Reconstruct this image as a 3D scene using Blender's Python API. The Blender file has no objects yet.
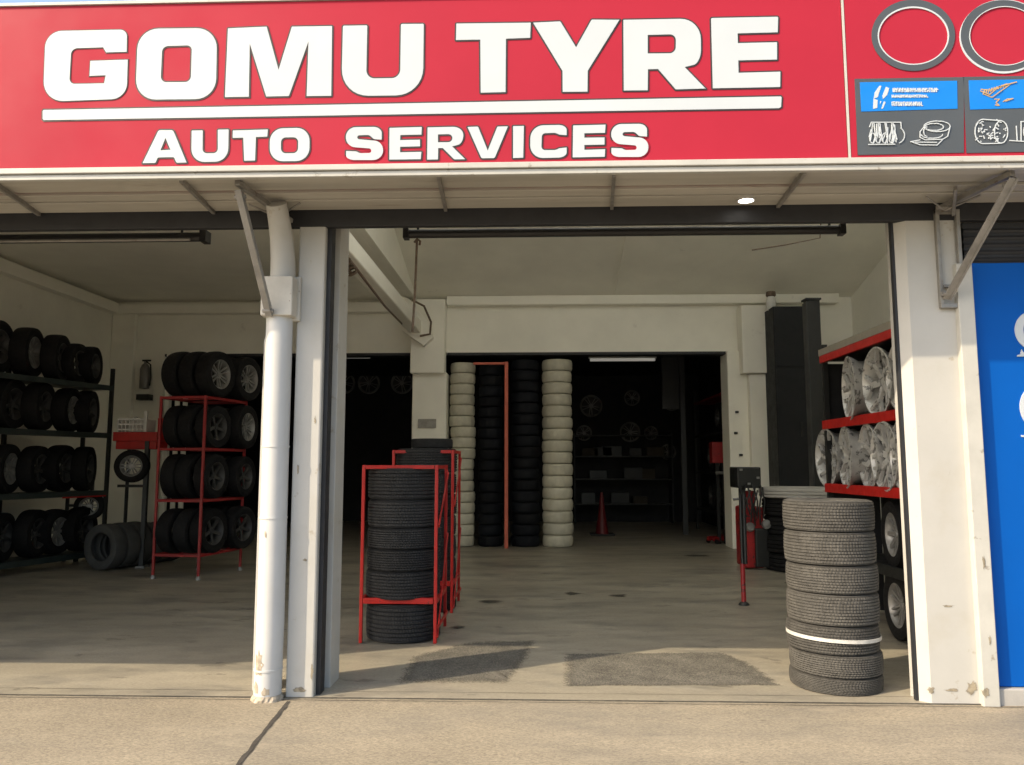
import bpy, math, random
from mathutils import Vector, Matrix
random.seed(7)
R = math.radians
sc = bpy.context.scene
C = sc.collection

# ---------------------------------------------------------------- camera, sky, sun, exposure
CAM_Y, CAM_Z, F, PITCH, YAW = -5.1542, 1.5, 769.19, 0.10739, 0.03301
cam_d = bpy.data.cameras.new("camera"); cam = bpy.data.objects.new("camera", cam_d); C.objects.link(cam)
cam_d.sensor_width = 36; cam_d.lens = F/1024*36; cam_d.clip_end = 500; cam_d.clip_start = .05
cam.location = (0, CAM_Y, CAM_Z); cam.rotation_euler = (math.pi/2+PITCH, 0, YAW)
sc.camera = cam
SUN = Vector((-1.76, -1.0, 1.53)).normalized()          # towards the sun
w = bpy.data.worlds.new("World"); sc.world = w; w.use_nodes = True
nt = w.node_tree
sky = nt.nodes.new('ShaderNodeTexSky'); sky.sky_type = 'NISHITA'; sky.sun_disc = False
sky.sun_elevation = math.asin(SUN.z); sky.sun_rotation = math.atan2(SUN.x, SUN.y)
sky.dust_density = 3.0; sky.air_density = 1.2
bg = nt.nodes['Background']; bg.inputs['Strength'].default_value = .15
nt.links.new(sky.outputs[0], bg.inputs[0])
sl = bpy.data.lights.new("sun", 'SUN'); sl.energy = 3.0; sl.angle = R(.6); sl.color = (1, .83, .60)
so = bpy.data.objects.new("sun", sl); C.objects.link(so)
so.rotation_euler = SUN.to_track_quat('Z', 'Y').to_euler()
sc.view_settings.view_transform = 'Standard'; sc.view_settings.look = 'None'
sc.view_settings.gamma = 1; sc.view_settings.exposure = .98; sc.view_settings.use_curve_mapping = False
sc.cycles.max_bounces = 10; sc.cycles.diffuse_bounces = 6

# ---------------------------------------------------------------- helpers
def U(px, py, Y=None, z=None, X=None):
    """Survey helper: where the sight line of a measured photo point meets a real plane."""
    u, v = (px-512)/F, -(py-382.5)/F
    cp, sp, cy, sy = math.cos(PITCH), math.sin(PITCH), math.cos(YAW), math.sin(YAW)
    y, zz = cp - v*sp, sp + v*cp
    d = Vector((u*cy - y*sy, u*sy + y*cy, zz)); o = Vector((0, CAM_Y, CAM_Z))
    if Y is not None: t = (Y-o.y)/d.y
    elif z is not None: t = (z-o.z)/d.z
    else: t = (X-o.x)/d.x
    return o + d*t

def tag(o, label=None, cat=None, group=None, kind=None):
    if label: o['label'] = label
    if cat: o['category'] = cat
    if group: o['group'] = group
    if kind: o['kind'] = kind
    return o
def empty(name, loc=(0, 0, 0), rot=(0, 0, 0), label=None, cat=None, group=None):
    o = bpy.data.objects.new(name, None); C.objects.link(o); o.location = loc; o.rotation_euler = rot
    o.empty_display_size = .1
    return tag(o, label, cat, group)

class MB:
    def __init__(s): s.v = []; s.f = []
    def add(s, vs, fs):
        b = len(s.v); s.v += [tuple(p) for p in vs]; s.f += [tuple(b+i for i in f) for f in fs]; return s
    def box(s, x0, x1, y0, y1, z0, z1, M=None):
        vs = [Vector((x, y, z)) for z in (z0, z1) for y in (y0, y1) for x in (x0, x1)]
        if M is not None: vs = [M @ p for p in vs]
        return s.add(vs, [(0, 2, 3, 1), (4, 5, 7, 6), (0, 1, 5, 4), (2, 6, 7, 3), (0, 4, 6, 2), (1, 3, 7, 5)])
    def bar(s, a, b, wd, th, up=(0, 0, 1)):
        a, b = Vector(a), Vector(b); d = (b-a); L = d.length; d.normalize()
        up = Vector(up)
        if abs(d.dot(up)) > .98: up = Vector((1, 0, 0))
        x = d.cross(up).normalized(); y = x.cross(d)
        M = Matrix(((x.x, d.x, y.x, a.x), (x.y, d.y, y.y, a.y), (x.z, d.z, y.z, a.z), (0, 0, 0, 1)))
        return s.box(-wd/2, wd/2, 0, L, -th/2, th/2, M)
    def tube(s, pts, r, n=12, caps=True):
        pts = [Vector(p) for p in pts]; rs = r if isinstance(r, (list, tuple)) else [r]*len(pts)
        rings = []; ref = None
        for i, p in enumerate(pts):
            d = (pts[min(i+1, len(pts)-1)] - pts[max(i-1, 0)]).normalized()
            if ref is None: ref = Vector((0, 0, 1)) if abs(d.z) < .9 else Vector((1, 0, 0))
            a = d.cross(ref).normalized(); b = a.cross(d).normalized(); ref = b
            rings.append([p + a*rs[i]*math.cos(2*math.pi*k/n) + b*rs[i]*math.sin(2*math.pi*k/n) for k in range(n)])
        vs = [p for g in rings for p in g]; fs = []
        for i in range(len(pts)-1):
            for k in range(n):
                k2 = (k+1) % n; fs.append((i*n+k, i*n+k2, (i+1)*n+k2, (i+1)*n+k))
        if caps: fs.append(tuple(range(n-1, -1, -1))); fs.append(tuple((len(pts)-1)*n+k for k in range(n)))
        return s.add(vs, fs)
    def lathe(s, prof, n=48, rad=None, M=None, closed=False):
        """prof: (r, z); rad(i, k) gives a radial change"""
        vs = []
        for i, (r, z) in enumerate(prof):
            for k in range(n):
                rr = r + (rad(i, k) if rad else 0); a = 2*math.pi*k/n
                p = Vector((rr*math.cos(a), rr*math.sin(a), z)); vs.append(M @ p if M is not None else p)
        m = len(prof); fs = []
        for i in range(m if closed else m-1):
            j = (i+1) % m
            for k in range(n):
                k2 = (k+1) % n; fs.append((i*n+k, i*n+k2, j*n+k2, j*n+k))
        return s.add(vs, fs)
    def build(s, name, mat, parent=None, smooth=None, bevel=0):
        me = bpy.data.meshes.new(name); me.from_pydata(s.v, [], s.f); me.validate(); me.update()
        import bmesh
        bm = bmesh.new(); bm.from_mesh(me); bmesh.ops.recalc_face_normals(bm, faces=bm.faces); bm.to_mesh(me); bm.free()
        if mat: me.materials.append(mat)
        o = bpy.data.objects.new(name, me); C.objects.link(o); o.parent = parent
        if smooth is not None:
            for p in me.polygons: p.use_smooth = True
            me.set_sharp_from_angle(angle=R(smooth))
        if bevel:
            b = o.modifiers.new('bevel', 'BEVEL'); b.width = bevel; b.segments = 2; b.limit_method = 'ANGLE'; b.angle_limit = R(50)
        return o

def copy_tree(o, parent=None):
    c = o.copy(); C.objects.link(c); c.parent = parent
    for ch in [x for x in KIDS.get(o.name, [])]: copy_tree(ch, c)
    return c
KIDS = {}
def remember(root):
    KIDS[root.name] = list(root.children)
    for ch in root.children: remember(ch)

_m = {}
def mat(name, col, rough=.6, metal=0, var=.12, vs=4, bump=0, bs=80, stain=None, stretch=(1, 1, 1), fine=0, rnd=0, spec=.5):
    """stain = (colour, scale, threshold, softness, amount)"""
    if name in _m: return _m[name]
    m = bpy.data.materials.new(name); m.use_nodes = True; N = m.node_tree.nodes; L = m.node_tree.links
    b = N['Principled BSDF']; b.inputs['Roughness'].default_value = rough; b.inputs['Metallic'].default_value = metal
    b.inputs['Specular IOR Level'].default_value = spec
    tc = N.new('ShaderNodeTexCoord'); mp = N.new('ShaderNodeMapping'); mp.inputs['Scale'].default_value = stretch
    L.new(tc.outputs['Object'], mp.inputs[0])
    def noise(scale, det=6, rgh=.6):
        n = N.new('ShaderNodeTexNoise'); n.inputs['Scale'].default_value = scale; n.inputs['Detail'].default_value = det
        n.inputs['Roughness'].default_value = rgh; L.new(mp.outputs[0], n.inputs[0]); return n.outputs[0]
    def ramp(src, a, c, v0, v1):
        r = N.new('ShaderNodeMapRange'); r.inputs[1].default_value = a; r.inputs[2].default_value = c
        r.inputs[3].default_value = v0; r.inputs[4].default_value = v1; L.new(src, r.inputs[0]); return r.outputs[0]
    def mixc(f, a, c, mode='MIX'):
        x = N.new('ShaderNodeMix'); x.data_type = 'RGBA'; x.blend_type = mode
        for s, val in ((x.inputs[0], f), (x.inputs[6], a), (x.inputs[7], c)):
            if hasattr(val, 'links'): L.new(val, s)
            else: s.default_value = val if not isinstance(val, tuple) else (*val[:3], 1)
        return x.outputs[2]
    lo = tuple(c*(1-var) for c in col); hi = tuple(min(1, c*(1+var)) for c in col)
    base = mixc(ramp(noise(vs), .32, .68, 0, 1), lo, hi)
    if fine:
        f = ramp(noise(bs*.7, 3, .7), .35, .65, 1-fine, 1+fine)
        v = N.new('ShaderNodeCombineXYZ'); [L.new(f, v.inputs[i]) for i in range(3)]
        base = mixc(1.0, base, v.outputs[0], 'MULTIPLY')
    if rnd:
        oi = N.new('ShaderNodeObjectInfo'); f = ramp(oi.outputs['Random'], 0, 1, 1-rnd, 1+rnd)
        v = N.new('ShaderNodeCombineXYZ'); [L.new(f, v.inputs[i]) for i in range(3)]
        base = mixc(1.0, base, v.outputs[0], 'MULTIPLY')
    for st in (stain if isinstance(stain, list) else [stain] if stain else []):
        sc_, th, so_, am = st[1:]
        base = mixc(ramp(noise(sc_, 8, .65), th, th+so_, 0, am), base, st[0])
    L.new(base, b.inputs['Base Color'])
    rr = ramp(noise(vs*2.3), .3, .7, max(0, rough-.1), min(1, rough+.1)); L.new(rr, b.inputs['Roughness'])
    if bump:
        bp = N.new('ShaderNodeBump'); bp.inputs['Strength'].default_value = bump; bp.inputs['Distance'].default_value = .01
        L.new(noise(bs, 5, .65), bp.inputs['Height']); L.new(bp.outputs[0], b.inputs['Normal'])
    _m[name] = m; return m

RUST = (.16, .09, .05); DIRT = (.14, .12, .09)
m_wall = mat('painted_plaster', (.90, .885, .80), .75, var=.05, vs=1.2, bump=.15, bs=60, stain=(DIRT, 2.2, .66, .15, .35))
m_front = mat('white_paint', (.45, .445, .42), .55, var=.05, vs=2, bump=.12, bs=40, stain=[((.30, .25, .18), 7, .635, .05, .6), ((.38, .35, .28), 2.5, .52, .2, .4)])
m_pipe = mat('painted_pipe', (.54, .545, .54), .4, var=.04, vs=3, stain=[((.30, .25, .18), 9, .70, .04, .7)])
m_header = mat('dark_steel', (.018, .019, .023), .6, metal=0, var=.2, bump=.05)
m_soffit = mat('soffit_cladding', (.44, .42, .37), .6, var=.15, vs=3, stretch=(.25, 2, 1), stain=(RUST, 6, .62, .1, .5))
m_galv = mat('galvanised_steel', (.30, .29, .27), .5, metal=.5, var=.2, vs=9, stain=(RUST, 14, .6, .08, .6))
m_red = mat('signboard_red', (.38, .020, .042), .6, var=.06, vs=.8, spec=.15)
m_signw = mat('lettering_white', (.50, .545, .58), .5, var=.03, vs=2)
m_signd = mat('lettering_outline', (.028, .024, .026), .6, var=.1)
m_trim = mat('white_trim', (.47, .465, .43), .5, var=.08, vs=5, stain=((.2, .16, .11), 9, .63, .05, .6))
m_card = mat('sign_grey', (.065, .075, .085), .5, var=.05)
m_cblue = mat('sign_blue', (.0, .19, .66), .5, var=.03)
m_blue = mat('blue_panel_paint', (.0, .085, .40), .5, var=.05, vs=1.3, spec=.15)
m_floor = mat('shop_floor_concrete', (.305, .275, .215), .42, var=.2, vs=.9, bump=.12, bs=90, fine=.16, stretch=(.6, 1.4, 1),
              stain=[((.13, .125, .11), 1.7, .47, .18, .65), ((.33, .31, .26), 3.7, .58, .1, .5), ((.05, .046, .04), 3, .61, .03, .5), ((.38, .35, .29), 11, .66, .04, .45)])
m_pave = mat('pavement_concrete', (.265, .228, .168), .85, var=.22, vs=.5, bump=.4, bs=150, fine=.36, stretch=(.6, 1.5, 1),
             stain=[((.15, .14, .12), .7, .47, .2, .65), ((.36, .31, .23), 2.6, .56, .12, .4), ((.07, .06, .05), 7, .66, .05, .6), ((.10, .09, .07), 30, .64, .06, .5)])
m_patch = mat('rough_patch', (.11, .102, .085), .9, var=.35, vs=5, bump=.6, bs=140, fine=.6, stain=((.24, .22, .17), 90, .55, .05, .7))
m_joint = mat('joint_filler', (.05, .043, .035), .95, var=.3, vs=20)
m_tyre = mat('tyre_rubber', (.008, .008, .009), .75, var=.2, vs=12, rnd=.25, spec=.25)
m_tyred = mat('dusty_tyre_rubber', (.062, .059, .053), .8, var=.25, vs=9, fine=.25, bs=60, rnd=.12)
m_tyrer = mat('rack_tyre_rubber', (.026, .027, .029), .7, spec=.3, var=.2, vs=9, fine=.2, bs=60, rnd=.15)
m_wrap = mat('wrapped_tyre_film', (.50, .48, .39), .5, var=.12, vs=7, bump=.4, bs=25, rnd=.08)
m_alloy = mat('alloy', (.25, .25, .245), .38, metal=.35, var=.15, vs=12)
m_dalloy = mat('dull_alloy', (.06, .06, .06), .5, metal=.3, var=.2, vs=12)
m_rackred = mat('red_enamel', (.44, .012, .009), .42, var=.15, vs=8, stain=((.03, .02, .02), 16, .66, .04, .7))
m_rackblk = mat('black_enamel', (.011, .012, .012), .5, var=.2)
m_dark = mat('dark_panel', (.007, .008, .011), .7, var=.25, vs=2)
m_dgrey = mat('dark_grey_sheet', (.035, .038, .041), .5, var=.15, vs=2)
m_black = mat('black_tube', (.012, .012, .013), .45, var=.2)
m_white = mat('white_plastic', (.7, .7, .68), .5)
m_rope = mat('old_cable', (.14, .10, .07), .8, var=.3, vs=30)
m_dred = mat('dull_red_enamel', (.26, .010, .012), .5, var=.2, vs=8, stain=((.03, .02, .02), 16, .62, .04, .7))
m_copper = mat('red_painted_post', (.55, .12, .07), .5, var=.15, vs=6)
m_gold = mat('gold_marks', (.50, .33, .16), .6)
m_box = mat('cardboard', (.06, .05, .038), .8)
def emis(name, col, s):
    m = bpy.data.materials.new(name); m.use_nodes = True; b = m.node_tree.nodes['Principled BSDF']
    b.inputs['Base Color'].default_value = (*col, 1); b.inputs['Emission Color'].default_value = (*col, 1); b.inputs['Emission Strength'].default_value = s
    return m
m_lamp = emis('lit_lamp', (1, .96, .88), 6)
m_tubeoff = emis('fluorescent_tube', (.9, .88, .80), .10)

# ---------------------------------------------------------------- ground
g = MB(); n = 0
XS = [-120, -30, -12, 12, 30, 120]; YS = [-120, -40, -15, -.012]
g.add([(x, y, -.005) for y in YS for x in XS], [(j*6+i, j*6+i+1, (j+1)*6+i+1, (j+1)*6+i) for j in range(3) for i in range(5)])
tag(g.build('pavement', m_pave), kind='structure')
g = MB(); g.add([(-120, -120, -.035), (120, -120, -.035), (120, 120, -.035), (-120, 120, -.035)], [(0, 1, 2, 3)])
tag(g.build('ground', m_joint), kind='structure')
g = MB(); g.box(-8.2, 6.1, -.008, 16.0, -.2, 0)
tag(g.build('shop_floor', m_floor), kind='structure')
# expansion joint and the two rough patches in the floor
def strip(pts, wd, z):
    m = MB(); vs = []
    for i, p in enumerate(pts):
        d = (pts[min(i+1, len(pts)-1)] - pts[max(i-1, 0)]).normalized(); nn = Vector((-d.y, d.x, 0)); k = wd*(.7+.6*random.random())/2
        vs += [(p.x+nn.x*k, p.y+nn.y*k, z), (p.x-nn.x*k, p.y-nn.y*k, z)]
    return m.add(vs, [(2*i, 2*i+1, 2*i+3, 2*i+2) for i in range(len(pts)-1)])
a = U(289, 701, z=0); b = U(200, 812, z=0)
pts = [a.lerp(b, t/24) + Vector((random.uniform(-.006, .006), 0, 0)) for t in range(25)]
tag(strip(pts, .028, -.0015).build('pavement_joint', m_joint), kind='structure')
pts = [Vector((-8+x*.12, -.055+random.uniform(-.004, .004), 0)) for x in range(140)]
tag(strip(pts, .007, -.0012).build('pavement_crack', m_joint), kind='structure')
pts = [Vector((-8+x*.12, -.012+random.uniform(-.002, .002), 0)) for x in range(140)]
tag(strip(pts, .009, .0025).build('threshold_crack', m_joint), kind='structure')
pts = [Vector((-8+x*.12, .13+random.uniform(-.002, .002), 0)) for x in range(140)]
tag(strip(pts, .004, .0025).build('threshold_crack', m_joint), kind='structure')
def edge_fade(m, lo, hi):
    """worn edge: the patch breaks up towards its rim (attribute 'wear' is 0 at the rim, 1 inside)"""
    N, L = m.node_tree.nodes, m.node_tree.links
    at_ = N.new('ShaderNodeAttribute'); at_.attribute_name = 'wear'; tc = N.new('ShaderNodeTexCoord')
    n1 = N.new('ShaderNodeTexNoise'); n1.inputs['Scale'].default_value = 70; n1.inputs['Detail'].default_value = 4; L.new(tc.outputs['Object'], n1.inputs[0])
    a_ = N.new('ShaderNodeMath'); a_.operation = 'ADD'; L.new(at_.outputs['Fac'], a_.inputs[0]); L.new(n1.outputs[0], a_.inputs[1])
    r_ = N.new('ShaderNodeMapRange'); r_.inputs[1].default_value = lo; r_.inputs[2].default_value = hi; r_.inputs[3].default_value = 0; r_.inputs[4].default_value = .92; L.new(a_.outputs[0], r_.inputs[0])
    t_ = N.new('ShaderNodeBsdfTransparent'); x_ = N.new('ShaderNodeMixShader')
    L.new(r_.outputs[0], x_.inputs[0]); L.new(t_.outputs[0], x_.inputs[1]); L.new(N['Principled BSDF'].outputs[0], x_.inputs[2]); L.new(x_.outputs[0], N['Material Output'].inputs[0])
edge_fade(m_patch, .55, 1.0)
def patch(corners, z, name, m=None, K=16, inner=.8, rag=.02):
    out = []
    cs = [U(*c, z=0) for c in corners]; n_ = len(cs); cen = sum(cs, Vector())/n_
    for i in range(n_):
        p, q = cs[i], cs[(i+1) % n_]
        for k in range(K): r_ = p.lerp(q, k/K); out.append(Vector((r_.x+random.uniform(-rag, rag), r_.y+random.uniform(-rag*.6, rag*.6), z)))
    inn = [cen.lerp(p, inner) for p in out]; T = len(out)
    for p in inn: p.z = z
    vs = out+inn+[Vector((cen.x, cen.y, z))]
    fs_ = [(i, (i+1) % T, T+(i+1) % T, T+i) for i in range(T)]+[(T+i, T+(i+1) % T, 2*T) for i in range(T)]
    o = MB().add(vs, fs_).build(name, m or m_patch)
    at_ = o.data.attributes.new('wear', 'FLOAT', 'POINT')
    for i, d_ in enumerate(at_.data): d_.value = 0 if i < T else 1
    return tag(o, kind='structure')
patch([(562, 687), (564, 654), (722, 652), (752, 664), (782, 686)], .004, 'floor_patch')
patch([(392, 684), (412, 656), (470, 642), (536, 640), (528, 662), (508, 684)], .004, 'floor_patch', inner=.6)
m_oil = mat('oil_stain', (.045, .042, .036), .5, var=.3, vs=20); edge_fade(m_oil, .6, 1.7)
for px, py, a_, b_ in ((572, 594, 12, 2.0), (618, 596, 14, 2.4), (490, 602, 16, 2.6), (697, 556, 22, 1.3), (790, 583, 9, 1.4), (458, 628, 12, 2)):
    patch([(px+a_*math.cos(k*.9)*random.uniform(.6, 1.2), py+b_*math.sin(k*.9)*random.uniform(.6, 1.2)) for k in range(7)], .006, 'oil_stain', m_oil, K=3, inner=.4, rag=.01)

# ---------------------------------------------------------------- building
B = empty('shop_building', label='cream concrete tyre workshop with open front bays and deep interior', cat='building')
def bb(name, m, *a, bevel=0, parent=None):
    mb = MB(); mb.box(*a); return mb.build(name, m, parent or B, bevel=bevel)
RL0 = U(923, 701, Y=0).x
ZC = 4.65; YB = 9.25; HT = U(560, 206.5, Y=0).z; HB = U(560, 224.5, Y=0).z

bb('wall', m_wall, -8.4, -8.15, .5, YB, -.1, ZC-.301)                       # left side wall
bb('wall', m_wall, 5.9, 6.15, .5, 16.2, -.1, ZC-.301)                        # right side wall
bb('wall', m_front, -9, -8.1, 0, .5, -.1, ZC)                           # facade left end
bb('wall', m_wall, RL0+.30, 12, .12, .5, -.1, ZC)                          # facade behind the blue panel
bb('wall', m_wall, -8.1, 3.45, .2, .5, 3.6, ZC)                         # wall over the doors
RY, RZ_ = 4.3, 6.0                                                      # ridge of the added gable, shaped to brighten the room
def zroof(Y): return ZC+(RZ_-ZC)*((9.25-Y)/(9.25-RY) if Y > RY else (Y-.1)/(RY-.1))
def slab(name, m, x0, x1, y0, y1, dz0, dz1):
    return MB().add([(x, y, zroof(y)+dz) for x in (x0, x1) for dz in (dz0, dz1) for y in (y0, y1)], [(0, 1, 3, 2), (4, 6, 7, 5), (0, 4, 5, 1), (2, 3, 7, 6), (0, 2, 6, 4), (1, 5, 7, 3)]).build(name, m, B)
bb('ceiling', m_wall, -9, -2.42, .1, 9.25, ZC, ZC+.12)
MB().add([(x, y, z) for x in (-2.419, -2.30) for y, z in ((.1, ZC), (9.25, ZC), (9.25, ZC+.13), (RY, RZ_+.13), (.1, ZC+.13))], [(0, 1, 2, 3, 4), (9, 8, 7, 6, 5)]+[(i_, (i_+1) % 5, 5+(i_+1) % 5, 5+i_) for i_ in range(5)]).build('added_gable_wall', m_wall, B)
slab('ceiling', m_wall, -2.299, 12, RY+.001, 9.25, 0, .12)
bb('ceiling', m_wall, -9, 12, 9.251, 9.9, ZC, ZC+.1)
slab('ceiling', m_wall, -2.299, 12, .1, .6, 0, .12)
mtr = bpy.data.materials.new('added_translucent_sheet'); mtr.use_nodes = True; N_ = mtr.node_tree.nodes; tb = N_.new('ShaderNodeBsdfTranslucent'); tb.inputs[0].default_value = (.56, .59, .56, 1)
mtr.node_tree.links.new(tb.outputs[0], N_['Material Output'].inputs[0])  # sheet for the added roof panes, passes diffuse daylight
cx_ = [-2.238, -1.35, -.4, 1.2, 2.8, 4.4, 6.0]
slab('ceiling', m_wall, 6.0, 12, .601, RY, 0, .12)
for k in range(len(cx_)-1):
    xa, xb = cx_[k]+.061, cx_[k+1]-.061
    MB().add([(xa, .601, zroof(.601)+.06), (xb, .601, zroof(.601)+.06), (xb, RY-.05, zroof(RY-.05)+.06), (xa, RY-.05, zroof(RY-.05)+.06)], [(0, 1, 2, 3)]).build('added_roof_light', mtr, B)  # unseen translucent panes added to brighten the interior
for x in cx_: slab('rafter', m_wall, x-.06, x+.06, .602, RY-.001, -.12, .121)  # bars between the added roof panes
slab('rafter', m_wall, 1.45, 1.49, RY+.01, 9.04, -.03, -.001)
bb('wall', m_wall, -8.4, -8.15, .5, 9.25, ZC-.3, ZC-.001)
for x0_g, x1_g in ((5.9, 6.15),):
    gv = [(.5, ZC-.3), (9.25, ZC-.3), (9.25, ZC), (RY, RZ_), (.5, zroof(.5))]
    MB().add([(x, y, z) for x in (x0_g, x1_g) for y, z in gv], [(0, 1, 2, 3, 4), (9, 8, 7, 6, 5)]+[(i_, (i_+1) % 5, 5+(i_+1) % 5, 5+i_) for i_ in range(5)]).build('added_gable_wall', m_wall, B)
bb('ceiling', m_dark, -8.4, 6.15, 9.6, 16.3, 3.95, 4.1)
# rear wall of the first room, with its openings
ot = U(600, 352, Y=YB).z
c1l, c1r = U(413, 400, Y=YB).x, U(447, 400, Y=YB).x
c2l, c2r = U(727, 400, Y=YB).x, U(775, 400, Y=YB).x
lo = U(163, 400, Y=YB).x
bb('wall', m_wall, -8.15, 5.9, YB, YB+.35, ot, ZC)
bb('wall', m_wall, -8.15, lo, YB, YB+.35, -.1, ot)
bb('wall', m_wall, c2r, 5.9, YB, YB+.35, -.1, ot)
bb('interior_column', m_wall, c1l, c1r, YB-.12, YB+.45, -.05, U(430, 372, Y=YB-.12).z, bevel=.02)
cap = bb('column_capital', m_wall, U(409, 430, Y=YB-.3).x, c1r-.02, YB-.3, YB-.001, U(430, 373, Y=YB-.3).z, ZC-.05, bevel=.02)
bb('interior_column', m_wall, c2l, U(750, 430, Y=YB-.1).x, YB-.1, YB+.45, -.05, ot, bevel=.02)
bb('interior_column', m_wall, U(751, 430, Y=YB-.25).x, U(773, 430, Y=YB-.25).x, YB-.25, YB-.002, -.05, U(760, 374, Y=YB-.25).z, bevel=.015)
bb('column_capital', m_wall, U(745, 430, Y=YB-.34).x, U(776, 430, Y=YB-.34).x, YB-.34, YB-.001, U(760, 373, Y=YB-.34).z, U(760, 305, Y=YB-.34).z, bevel=.02)
bb('pilaster', m_wall, -8.149, U(131, 400, Y=YB-.12).x, YB-.12, YB-.001, -.05, U(100, 308, Y=YB).z, bevel=.015)
zc0, zc1 = U(600, 304, Y=YB-.2).z, U(600, 295, Y=YB-.2).z
bb('cornice', m_wall, c1r, 5.6, YB-.2, YB-.001, zc0, zc1, bevel=.01)
bb('cornice', m_wall, -8.14, c1l-.1, YB-.2, YB-.001, zc0-.12, zc1-.1, bevel=.01)
bb('cornice', m_wall, -8.149, -7.98, .5, YB-.21, zc0-.12, zc1-.1, bevel=.01)
bb('lintel', m_header, lo, c1l, YB-.012, YB+.3, ot-.05, ot-.001)
bb('lintel', m_header, c1r, c2l, YB-.012, YB+.3, ot-.05, ot-.001)
# ceiling beam down the middle of the room and a shallow one beside it
bb('ceiling_duct', m_wall, -2.36, -2.14, .51, YB-.31, 3.93, 4.17, bevel=.02)
gp = [U(401, 296, Y=YB-.42), U(409, 299, Y=YB-.42), U(431, 326, Y=YB-.42), U(433, 338, Y=YB-.42), U(424, 346, Y=YB-.42), U(402, 331, Y=YB-.42)]
MB().add([(p.x, y, p.z) for y in (YB-.45, YB-.302) for p in gp], [(5, 4, 3, 2, 1, 0), (6, 7, 8, 9, 10, 11)]+[(i_, (i_+1) % 6, 6+(i_+1) % 6, 6+i_) for i_ in range(6)]).build('gusset', m_wall, B, bevel=.012)
MB().tube([U(412, 300, Y=YB-.5), U(424, 306, Y=YB-.5), U(431, 322, Y=YB-.5), U(430, 334, Y=YB-.5), U(420, 336, Y=YB-.5)], .02, 8).build('cable_loop', mat('old_cable', (.14, .10, .07), .8, var=.3, vs=30), B)
# back room
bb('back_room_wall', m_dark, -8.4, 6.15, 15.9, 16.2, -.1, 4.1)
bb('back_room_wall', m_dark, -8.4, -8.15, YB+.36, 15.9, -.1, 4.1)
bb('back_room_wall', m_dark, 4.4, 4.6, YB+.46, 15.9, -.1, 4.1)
bb('back_room_post', m_dgrey, U(681, 430, Y=12).x, U(686, 430, Y=12).x, 12, 12.1, 0, 3.95)
bb('back_room_panel', m_dgrey, U(663, 430, Y=12.3).x, U(686, 430, Y=12.3).x, 12.3, 12.36, U(670, 409, Y=12.3).z, 3.95)
# front columns
FL, FR = U(291, 500, Y=0).x, U(317, 560, Y=0).x
bb('front_column', m_front, FL, FR, 0, .48, -.03, 3.415, bevel=.012)
bb('column_flange', m_front, FR-.001, FR+.05, .22, .46, -.02, 3.41, bevel=.006)
bb('door_track', m_header, FR, FR+.03, .05, .15, 0, 3.41)
LX = U(267.5, 400, Y=.2).x
bb('door_track', m_header, LX+.015, LX+.06, .12, .22, 0, 3.41)
bb('column_flange', m_front, LX-.012, LX+.014, .12, .34, 0, U(267, 340, Y=.2).z, bevel=.006)
RL, RR = U(923, 701, Y=0).x, U(998.5, 688, Y=-.03).x-.075

cm = MB()
pl = [(RL, .17), (RL, .05), (RL+.055, 0), (RR, 0), (RR, .17)]
cm.add([(x, y, z) for z in (-.03, HT) for x, y in pl], [(0, 1, 2, 3, 4), (9, 8, 7, 6, 5)]+[(i, (i+1) % 5, 5+(i+1) % 5, 5+i) for i in range(5)])
cm.build('front_column', m_front, B, bevel=.005)
bb('door_track', m_header, RL-.018, RL-.001, .05, .085, 0, 3.41)
bb('column_trim', m_trim, RR-.03, RR+.075, -.045, .11, -.02, 2.84, bevel=.006)
bb('plinth', mat('plinth_concrete', (.36, .35, .33), .8, bump=.2), RR+.08, 12, -.02, .119, -.03, .095, bevel=.006)
m_scuff = mat('scuffed_paint', (.30, .26, .19), .85, var=.35, vs=25); edge_fade(m_scuff, .6, 1.2)
def scuff(px, py, a_, b_, Y):
    q = U(px, py, Y=Y); n_ = 14; ring = []
    for k in range(n_):
        t_ = 2*math.pi*k/n_; f_ = random.uniform(.55, 1.2); ring.append(Vector((q.x+a_*f_*math.cos(t_), Y, q.z+b_*f_*math.sin(t_))))
    inn = [p.lerp(q, .55) for p in ring]
    o = MB().add(ring+inn+[q], [(i, (i+1) % n_, n_+(i+1) % n_, n_+i) for i in range(n_)]+[(n_+i, n_+(i+1) % n_, 2*n_) for i in range(n_)]).build('scuff', m_scuff, B)
    at_ = o.data.attributes.new('wear', 'FLOAT', 'POINT')
    for i, d_ in enumerate(at_.data): d_.value = 0 if i < n_ else 1
for px, py, a_, b_, Y in ((972, 688, .05, .05, -.004), (985, 693, .03, .04, -.049), (948, 606, .05, .008, -.003), (984, 563, .012, .05, -.048), (931, 690, .03, .03, -.003), (952, 690, .05, .012, -.003),
                          (300, 690, .05, .025, -.003), (312, 672, .012, .06, -.003), (305, 560, .02, .01, -.003), (298, 470, .008, .05, -.003), (990, 640, .01, .04, -.048), (315, 420, .008, .03, -.003)):
    scuff(px, py, a_, b_, Y)
# header, shutter housings
h = bb('header_beam', m_header, -9, 12, -.004, .05, HB, HT+.02, bevel=.006)
bb('header_beam', m_front, -9, 12, .2, .5, 3.42, 3.6)
hs = MB(); hs.box(RR+.08, 12, .05, .119, 2.86, HB-.002)
for k in range(5): hs.tube([(RR+.08, .06, 2.89+k*.05), (12, .06, 2.89+k*.05)], .02, 8)
hs.build('shutter_housing', m_header, B, smooth=40)
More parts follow.
